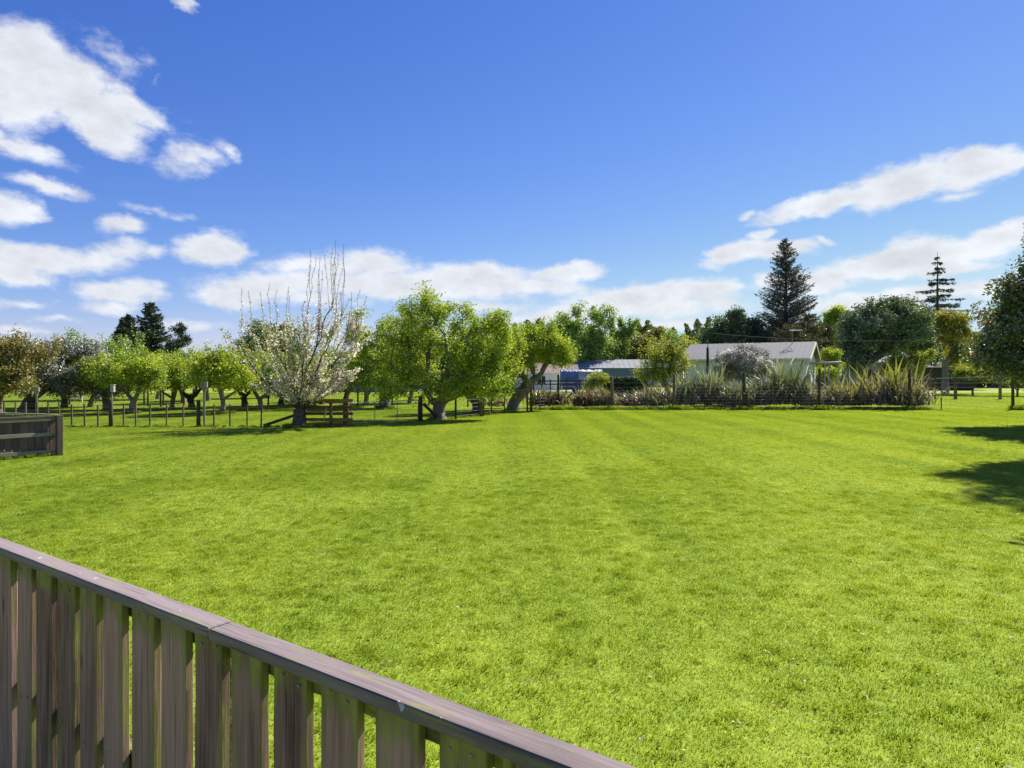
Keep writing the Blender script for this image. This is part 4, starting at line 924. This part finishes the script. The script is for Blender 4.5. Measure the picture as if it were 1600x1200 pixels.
# back paddock fence
f = thing('post_and_wire_fence', 'dark post and wire fence crossing behind the front row of orchard trees', 'fence')
for px, py in ((108,633),(170,633),(225,634),(231,635),(251,636),(255,634),(269,635),(287,634),(302,634),(419,634),(492,634),(559,635),(613,634),(670,634),(731,636)):
    x, D = G(px, py); post_mesh(1.08+random.uniform(-.05,.08), .055).build('post', M['postdark'], f, smooth=True, loc=(x, D, 0))
wires([G(-20,633), G(255,634), G(560,635), G(735,636)], [.2,.4,.6,.8,1.0], f, .004)
x, D = G(288,633); x1, _ = G(303,633); mb = MB(); mb.beam((x-.1, D, .45), (x1, D, .85), .06, .06); mb.build('brace', M['postdark'], f)
# slatted hurdle far left
x, D = G(116, 628); t = thing('slatted_hurdle', 'small slatted timber hurdle seen below the silver leafed tree', 'hurdle', (x, D, 0))
for sx in (-.55,.55): 
    mb = MB(); mb.box((sx,0,.55), (.1,.1,1.1)); mb.build('post', M['timber'], t)
for k in range(5): mb = MB(); mb.box((0,-.065,.2+.19*k), (1.2,.03,.1)); mb.build('slat', M['timber'], t)

# brown timber rails beside the gate
x0, D = G(470, 667); x1, _ = G(545, 667)
t = thing('rail_fence', 'brown five railed timber fence between the blossom tree and metal gate', 'fence', (0, D, 0))
for k, zz in enumerate((.06,.29,.52,.77,1.03)):
    mb = MB(); mb.box((0,0,0), (x1-x0+.25, .045, .115), jit=.006); mb.build('rail', M['rustrail'], t, loc=((x0+x1)/2+.04, -.02*(k%2), zz))
for px, w, h, dy in ((518,.10,1.0,-.09),(539,.20,1.02,.14),(474,.13,1.0,.12)):
    x, _ = G(px, 667); mb = MB(); mb.box((0,0,h/2), (w, .12, h)); mb.build('post', M['rustrail'], t, loc=(x, dy, 0))
mb = MB(); mb.tube([(0,0,.5),(.05,-.02,.75),(-.02,-.02,.45),(-.04,0,.3)], .025, 5); mb.build('rope', M['timber'], t, loc=(G(509,667)[0], -.06, 0))

# metal pipe gate
a = G(549, 666); b = G(653, 659); L_ = math.hypot(b[0]-a[0], b[1]-a[1]); rz = math.atan2(b[1]-a[1], b[0]-a[0])
t = thing('pipe_gate', 'light galvanised pipe gate with wire mesh infill', 'gate', (a[0], a[1], 0), rz)
mb = MB(); mb.tube([(0,0,.12),(L_,0,.12)], .02, 6); mb.tube([(0,0,.93),(L_,0,.93)], .02, 6)
for u in (0, .33, .67, 1): mb.tube([(L_*u,0,.12),(L_*u,0,.93)], .016, 6)
mb.build('gate_frame', M['wire'], t)
mb = MB()
for k in range(1,6): mb.tube([(0,0,.12+.135*k),(L_,0,.12+.135*k)], .003, 4, False)
for k in range(1,26): mb.tube([(L_*k/26,0,.12),(L_*k/26,0,.93)], .0022, 4, False)
mb.build('wire_mesh', M['wire'], t)
mb = MB(); mb.tube([(-.12,0,.75),(.06,0,.75)], .018, 6); mb.build('latch', M['wire'], t)

# gate post and fence on to the flax bed
f = thing('strainer_fence', 'short run of wire fence from the gate post to the flax bed', 'fence')
specs = [(657,658,1.1,.10,'postdark'),(692,655,.72,.035,'postdark'),(712,655,1.15,.05,'postdark'),(752,651,1.25,.085,'post'),(755.5,650,1.15,.05,'post'),(768,648,.95,.035,'post'),(788,646,1.05,.035,'post'),(824,643,1.05,.055,'post'),(830,643,1.2,.075,'post'),(843,641,.95,.035,'post'),(858,640,.95,.035,'post')]
for px, py, h, r0, mt in specs:
    x, D = G(px, py); post_mesh(h, r0).build('post', M[mt], f, smooth=True, loc=(x, D, 0))
wires([G(s[0], s[1]) for s in specs], [.15,.32,.5,.68,.86], f)
x, D = G(662, 658); x1, D1 = G(684, 655.5); mb = MB(); mb.beam((x, D, .75), (x1, D1, .08), .08, .12); mb.build('brace', M['postdark'], f)

# tall netting fence in front of the flax
f = thing('netting_fence', 'tall post and wire netting fence along the far side of the lawn', 'fence')
net = [(872,638,585),(898,637,606),(957,638,588),(1053,639,585),(1162,640,582),(1280,637,576),(1421,640,577),(1583,641,580),(1760,642,580)]
pp = []
for i, (px, py, top) in enumerate(net):
    x, D = G(px, py); D = 39.6 if px > 940 else D; x = P(px, D); h = Z(top, D); pp.append((x, D))
    o = post_mesh(h, .085 if px != 872 else .075).build('post', M['post'] if px not in (872,) else M['postdark'], f, smooth=True, loc=(x, D, 0)); o.rotation_euler = (0, random.uniform(-.02,.02) if px != 957 else -.03, random.random())
wires(pp, [.12,.27,.42,.58,.75,.92,1.1,1.3,1.55], f, .003)
mb = MB()
for (xa, ya), (xb, yb) in zip(pp[2:-1], pp[3:]):
    n = int(math.hypot(xb-xa, yb-ya)/.3)
    for k in range(1, n): u = k/n; mb.tube([(xa+(xb-xa)*u, ya+(yb-ya)*u, .12),(xa+(xb-xa)*u, ya+(yb-ya)*u, 1.1)], .0018, 4, False)
o = mb.build('netting', M['wire'], f); o['kind'] = 'stuff'
x, D = pp[1]; mb = MB(); mb.beam((x-.05, D, 1.0), (x-1.0, D, .1), .08, .1); mb.build('brace', M['post'], f)
x, D = P(1471,39.6), 39.6; post_mesh(.72, .03).build('stake', M['postdark'], f, loc=(x, D, 0))

# silvered timber rail structure by the cottage
D = 43.6; t = thing('timber_frame', 'silvered round timber beam carried on thin posts beside the cottage', 'frame', (P(1292,D), D, 0))
mb = MB(); mb.tube([(P(1266,D)-P(1292,D),0,Z(567.5,D)),(0,0,Z(567,D)),(P(1316,D)-P(1292,D),0,Z(566,D))], .07, 8); mb.build('beam', M['timber'], t, True)
for px in (1272,1290,1296,1311):
    mb = MB(); mb.tube([(P(px,D)-P(1292,D),.1,0),(P(px,D)-P(1292,D),.05,Z(568,D))], .045, 6); mb.build('post', M['timber'], t)
# pale rail fence at right
D = 56; t = thing('rail_fence', 'low fence with one pale rail and short posts in the right paddock', 'fence', (P(1500,D), D, 0))
mb = MB(); mb.beam((P(1428,D+2)-P(1500,D),2,Z(592.5,D)),(P(1640,D-1)-P(1500,D),-1,Z(586.5,D)), .04, .1); mb.build('rail', M['roofwhite'], t)
for px, w in ((1463,.1),(1495,.2),(1565,.18),(1620,.18)):
    mb = MB(); mb.box((P(px,D)-P(1500,D),.15,Z(590,D)/2), (w, .14, Z(590,D))); mb.build('post', M['post'], t)
# dark rail fence before the white house
D = 74; t = thing('rail_fence', 'dark two railed fence in front of the white house and tarpaulin', 'fence', (P(875,D), D, 0))
for zz in (595.5, 600.5): mb = MB(); mb.beam((P(818,D)-P(875,D),0,Z(zz,D)),(P(955,D)-P(875,D),0,Z(zz-.5,D)), .05, .13); mb.build('rail', M['postdark'], t)
for px in (834,847,860,885,906,928,948): mb = MB(); mb.box((P(px,D)-P(875,D),.09,Z(593,D)/2), (.14,.12,Z(593,D))); mb.build('post', M['postdark'], t)
# pale picket line at the far side of the left paddock
f = thing('field_fence', 'faint line of pale posts at the far side of the left paddock', 'fence')
for px in range(455, 640, 11): x, D = G(px, 614.5); mb = post_mesh(.9, .05, k=6); mb.build('post', M['greypaint'], f, loc=(x, D, 0))
wires([G(455,614.5), G(640,614.5)], [.3,.6,.85], f, .006)

# ------------------------------------------------------------------ paling pen at the left
def paling_run(t, a, b, h, w, gap, th, side, face_rails, mats, rails=(.12,.55,.93), cap=True, n0=0):
    a, b = np.array(a, float), np.array(b, float); d = b-a; L_ = np.linalg.norm(d); d /= L_; nrm = np.array([-d[1], d[0]])*side; ang = math.atan2(d[1], d[0])
    n = int(L_/(w+gap)); me = None
    for i in range(n):
        mb = MB(); mb.box((0,0,(h-.04)/2+.03), (w,th,h-.1), jit=.003)
        c = a+d*((i+.5)*(w+gap)); mb.build('paling', mats[0], t, bevel=.002, loc=(c[0]+nrm[0]*th*.5, c[1]+nrm[1]*th*.5, 0), rz=ang+random.uniform(-.02,.02))
    for z in rails:
        mb = MB(); mb.box((0,0,0), (L_,.045,.09)); c = (a+b)/2-nrm*.024; mb.build('rail', mats[1], t, bevel=.002, loc=(c[0],c[1],z), rz=ang)
    if cap:
        mb = MB(); mb.box((0,0,0), (L_+.06,.1,.035)); c = (a+b)/2-nrm*.005; mb.build('cap', mats[2], t, bevel=.002, loc=(c[0],c[1],h+.0), rz=ang)
pc = G(88, 711.5); pa = G(0, 719); d_ = np.array(pa)-np.array(pc); pa = tuple(np.array(pc)+d_*3.2); ba = (P(0,18.2), 18.2); d_ = np.array(ba)-np.array(pc); ba = tuple(np.array(pc)+d_*2)
t = thing('paling_pen', 'dark paling fence with grey rails turning a corner at the left edge', 'fence')
paling_run(t, pc, pa, 1.0, .14, .018, .022, -1, 1, (M['pen'], M['penrail'], M['rail']))
paling_run(t, pc, ba, 1.02, .14, .018, .022, -1, 1, (M['pen'], M['rail'], M['penrail']))
mb = MB(); mb.box((0,0,.51), (.13,.13,1.02), jit=.004); mb.build('post', M['pen'], t, bevel=.004, loc=(pc[0]+.1, pc[1]-.04, 0), rz=.9)

# ------------------------------------------------------------------ near paling fence
def near_fence():
    k = -1.413; ang = math.atan(k); d = np.array([math.sin(ang), math.cos(ang)])          # runs away to the left
    Dn = FPX*.80/615; A = np.array([(1000-800)/FPX*Dn, Dn]); nrm = np.array([d[1], -d[0]])     # away from the camera
    if nrm @ (-A) > 0: nrm = -nrm
    rz = math.atan2(d[1], d[0]); top = CH-.80; pit, w, th = .2085, .150, .028
    t = thing('paling_fence', 'weathered brown paling fence with flat cap across the near left corner', 'fence', (A[0], A[1], 0), rz)
    # local frame: x along the fence, y towards -nrm or +nrm
    yl = np.array([-d[1], d[0]]); s = 1 if yl @ nrm > 0 else -1                           # s*y is away from the camera
    r = random.Random(4)
    s0 = .683*.5*1.02
    t.location = (A[0]-nrm[0]*.064, A[1]-nrm[1]*.064, 0)
    for i in range(-5, 38):
        x = s0+i*pit+r.uniform(-.006,.006)+w/2
        mb = MB(); n = 7; V = []; ww = w/2+r.uniform(-.004,.004); jit = [r.uniform(-.0022,.0022) for _ in range(n*2)]
        for q in range(n):
            z = -.02+(top-.022+.02)*q/(n-1)
            V += [(-ww+jit[q],-th/2,z),(ww+jit[n+q],-th/2,z),(ww+jit[n+q],th/2,z),(-ww+jit[q],th/2,z)]
        F = [[0,3,2,1],[4*n-4,4*n-3,4*n-2,4*n-1]]
        for q in range(n-1):
            for j in range(4): F.append([4*q+j, 4*q+(j+1)%4, 4*q+4+(j+1)%4, 4*q+4+j])
        mb.add(V, F)
        o = mb.build('paling', M['paling'], t, bevel=.0025, loc=(x, s*(th/2+.0), 0)); o.rotation_euler = (r.uniform(-.004,.004), r.uniform(-.003,.003), r.uniform(-.012,.012))
    for z, hh in ((top-.065,.07),(.62,.07),(.22,.07)):
        mb = MB(); mb.box((0,0,0), (9.2,.045,hh)); mb.build('rail', M['toprail'] if z > 1 else M['rail'], t, bevel=.003, loc=(3.5, s*(th+.0245), z))
    for x0, x1, dz in ((-1.2, .52*.5*2.02+.9, 0), (1.434, 3.62, .0035), (3.625, 8.2, .001)):
        mb = MB(); n = max(4, int((x1-x0)/.12)); V = []
        for q in range(n+1):
            x = x0+(x1-x0)*q/n; a = r.uniform(-.0022,.0022); V += [(x,-.042+a,-.018),(x,.042+a,-.018),(x,.042+a,.018+a),(x,-.042+a,.018+a)]
        F = [[0,1,2,3],[4*n+3,4*n+2,4*n+1,4*n]]
        for q in range(n):
            for j in range(4): F.append([4*q+j, 4*q+4+j, 4*q+4+(j+1)%4, 4*q+(j+1)%4])
        mb.add(V, F); mb.build('cap', M['cap'], t, bevel=.004, loc=(0, s*.022, top-.018+dz+.0), rot=(0,0,0))
    mb = MB()                                               # galvanised nail heads, two to a board at every rail
    for i in range(-5, 38):
        for z in (top-.065, .62, .22):
            for q in (-.04, .035): mb.box((s0+i*pit+w/2+q+r.uniform(-.008,.008), -s*.001, z+r.uniform(-.015,.015)), (.007, .004, .007))
    mb.build('nail_heads', M['wire'], t)['kind'] = 'stuff'
    for x in (-.6, 1.52, 3.64, 5.76, 7.88):
        mb = MB(); mb.box((0,0,.58), (.095,.095,1.16)); mb.build('post', M['rail'], t, bevel=.004, loc=(x, s*(th+.052+.047), 0))
near_fence()

# ------------------------------------------------------------------ grass
def blade_patch(name, side, n, hmin, hmax, w, seed, clover=0):
    r = np.random.default_rng(seed)
    x = r.uniform(-side/2, side/2, n); y = r.uniform(-side/2, side/2, n)
    h = r.uniform(hmin, hmax, n)
    G_ = np.zeros(n)
    for _ in range(int((30 if clover else 10)*side*side)):   # little clumps of longer blades
        cx, cy = r.uniform(-side/2, side/2, 2); G_ += np.exp(-((x-cx)**2+(y-cy)**2)/(2*r.uniform(.02, .055)**2))*r.choice([.9, .55, -.4])
    if clover: h *= 1+np.clip(G_, -.35, .95)
    a = r.uniform(0, 2*np.pi, n); ln = np.abs(r.normal(0, .38, n))+.06
    dx, dy = np.cos(a), np.sin(a); wx, wy = -dy*w/2, dx*w/2; ww = r.uniform(.7, 1.3, n)
    p0 = np.stack([x, y, np.zeros(n)-.004], 1); mid = p0+np.stack([dx*ln*h*.35, dy*ln*h*.35, h*.6], 1); tip = p0+np.stack([dx*ln*h, dy*ln*h, h*(1-.3*np.minimum(ln,1))], 1)
    W = np.stack([wx*ww, wy*ww, np.zeros(n)], 1)
    V = np.stack([p0-W, p0+W, mid+W*.85, tip, mid-W*.85], 1).reshape(-1,3); F = np.arange(5*n).reshape(-1,5)
    return np_mesh(name, V, F, M['blade'], rnd=r.random(n))
def scatter(name, label, src, pts, scl):
    me = bpy.data.meshes.new(name); me.from_pydata([tuple(p) for p in pts], [], [])
    me.attributes.new('rot', 'FLOAT_VECTOR', 'POINT'); me.attributes.new('scl', 'FLOAT', 'POINT')
    q = np.zeros((len(pts),3), np.float32); q[:,2] = rng.integers(0, 4, len(pts))*math.pi/2 if scl is None else rng.uniform(0, 6.28, len(pts)); me.attributes['rot'].data.foreach_set('vector', q.ravel())
    me.attributes['scl'].data.foreach_set('value', (np.ones(len(pts)) if scl is None else scl).astype(np.float32))
    o = link(name, me); g = bpy.data.node_groups.new(name, 'GeometryNodeTree'); g.interface.new_socket('Geometry', in_out='INPUT', socket_type='NodeSocketGeometry'); g.interface.new_socket('Geometry', in_out='OUTPUT', socket_type='NodeSocketGeometry')
    i = g.nodes.new('NodeGroupInput'); u = g.nodes.new('NodeGroupOutput'); ip = g.nodes.new('GeometryNodeInstanceOnPoints'); oi = g.nodes.new('GeometryNodeObjectInfo'); oi.inputs['Object'].default_value = src
    n1 = g.nodes.new('GeometryNodeInputNamedAttribute'); n1.data_type = 'FLOAT_VECTOR'; n1.inputs[0].default_value = 'rot'
    n2 = g.nodes.new('GeometryNodeInputNamedAttribute'); n2.data_type = 'FLOAT'; n2.inputs[0].default_value = 'scl'
    g.links.new(i.outputs[0], ip.inputs['Points']); g.links.new(oi.outputs['Geometry'], ip.inputs['Instance']); g.links.new(n1.outputs[0], ip.inputs['Rotation']); g.links.new(n2.outputs[0], ip.inputs['Scale'])
    g.links.new(ip.outputs[0], u.inputs[0]); md = o.modifiers.new('scatter', 'NODES'); md.node_group = g
    tag(o, label, 'grass', kind='stuff'); return o
def tiles(side, dmin, dmax, margin=1.0):
    out = []
    n = int(dmax/side)+2
    for j in range(int((dmin)/side)-1, n):
        for i in range(-n*2, n*2):
            x, y = (i+.5)*side, (j+.5)*side
            if y+side/2 < dmin-.001 or y+side/2 > dmax+.001 and y-side/2 > dmax-.001: continue
            if y < dmin or y > dmax: continue
            if abs(x) > y*.76+margin+side: continue
            out.append((x, y, 0.))
    return out
tt = tiles(1.5, 1.5, 40.0)
near_ = [p for p in tt if p[1]+rng.uniform(-5, 5) < 13]; far_ = [p for p in tt if p not in near_]
s1 = tag(link('grass_patch', blade_patch('grass_patch', 1.5, 19000, .010, .028, .0038, 1, 1), loc=near_[0]), 'patch of near lawn grass blades', 'grass', kind='stuff')
scatter('lawn_grass', 'short bright green lawn grass near the paling fence', s1, near_[1:], None)
s2 = tag(link('grass_patch', blade_patch('grass_patch', 1.5, 10000, .009, .026, .0062, 2, 1), loc=far_[0]), 'patch of far lawn grass blades', 'grass', kind='stuff')
scatter('lawn_grass', 'short bright green lawn grass out to the netting fence', s2, far_[1:], None)
t3 = tiles(4.0, 40.0, 76.0, 4)
s3 = tag(link('grass_patch', blade_patch('grass_patch', 4.0, 7000, .015, .04, .022, 3), loc=t3[0]), 'patch of paddock grass blades', 'grass', kind='stuff')
scatter('paddock_grass', 'slightly longer grass of the paddocks beyond the fences', s3, t3[1:], None)
# tufts: longer sprigs through the lawn, thick tufts at posts and along fence feet
s4 = tag(link('grass_tuft', blade_patch('grass_tuft', .20, 40, .035, .075, .0045, 4), loc=(2.2, 4.4, 0)), 'tuft of longer grass in the near lawn', 'grass', kind='stuff')
pts = []
while len(pts) < 900:
    y = 2.2+rng.random()**.7*24; x = rng.uniform(-.8, .8)*y
    pts.append((x, y, 0))
scatter('grass_tufts', 'scattered longer sprigs sticking up from the lawn', s4, pts, rng.uniform(.3, .6, len(pts)))
s5 = tag(link('grass_tuft', blade_patch('grass_tuft', .5, 260, .12, .30, .014, 5), loc=(P(1280,39.4), 39.35, 0)), 'thick grass tuft round the fence post by the cottage', 'grass', kind='stuff')
pts = []; sc = []
for px in (872,898,957,1053,1162,1275,1284,1421,1428,1583,1590,1600):
    for _ in range(3): pts.append((P(px+rng.normal()*3, 39.5), 39.4+rng.normal()*.1, 0)); sc.append(rng.uniform(.6,1.25))
for px in np.arange(840, 1450, 3.0): pts.append((P(px+rng.normal()*2, 39.8), 39.75+rng.normal()*.18, 0)); sc.append(rng.uniform(.25,.85))
for px in np.arange(100, 830, 6.0):
    x, D = G(px, 667 if px < 560 else 667-(px-560)*.09); pts.append((x, D+rng.normal()*.1, 0)); sc.append(rng.uniform(.12,.4))
for px, py in ((466,668),(685,655),(601,637),(803,640),(748,645),(205,646),(349,646)):
    x, D = G(px, py)
    for _ in range(9): pts.append((x+rng.normal()*.28, D+rng.normal()*.2, 0)); sc.append(rng.uniform(.25,.7))
for u in np.linspace(0, 1, 16): pts.append((pc[0]+(pa[0]-pc[0])*u, pc[1]+(pa[1]-pc[1])*u-.08, 0)); sc.append(rng.uniform(.25,.5))
scatter('fence_foot_grass', 'uncut grass along the fence feet and round the tree trunks', s5, pts, np.array(sc))
# white clover and daisies
def daisies():
    r = np.random.default_rng(17); n = 2600; y = 2.5+r.random(n)**.8*34; x = r.uniform(-.85,.85,n)*y; c = np.stack([x, y, r.uniform(.03,.055,n)], 1)
    w = np.sin(x*.7+1)*np.sin(y*.55)+r.normal(size=n)*.5 > .35; c = c[w]
    k = r.normal((9.5,26,.045), (2.2,.7,.006), (260,3)); c = np.vstack([c, k])
    tag(link('clover_flowers', leaves('clover_flowers', c, .016, M['petal'], 1.0, 2.0, r=r)), 'tiny white clover and daisy heads dotted over the lawn', 'flowers', kind='stuff')
daisies()
r_ = np.random.default_rng(23); n = 900; y = 2.4+r_.random(n)**.9*30; x = r_.uniform(-.8,.8,n)*y
tag(link('fallen_leaves', leaves('fallen_leaves', np.stack([x, y, r_.uniform(.018,.03,n)], 1), .03, M['flaxdead'], .6, 1.5, r=r_)), 'small dry fallen leaves and clippings scattered in the lawn', 'leaves', kind='stuff')
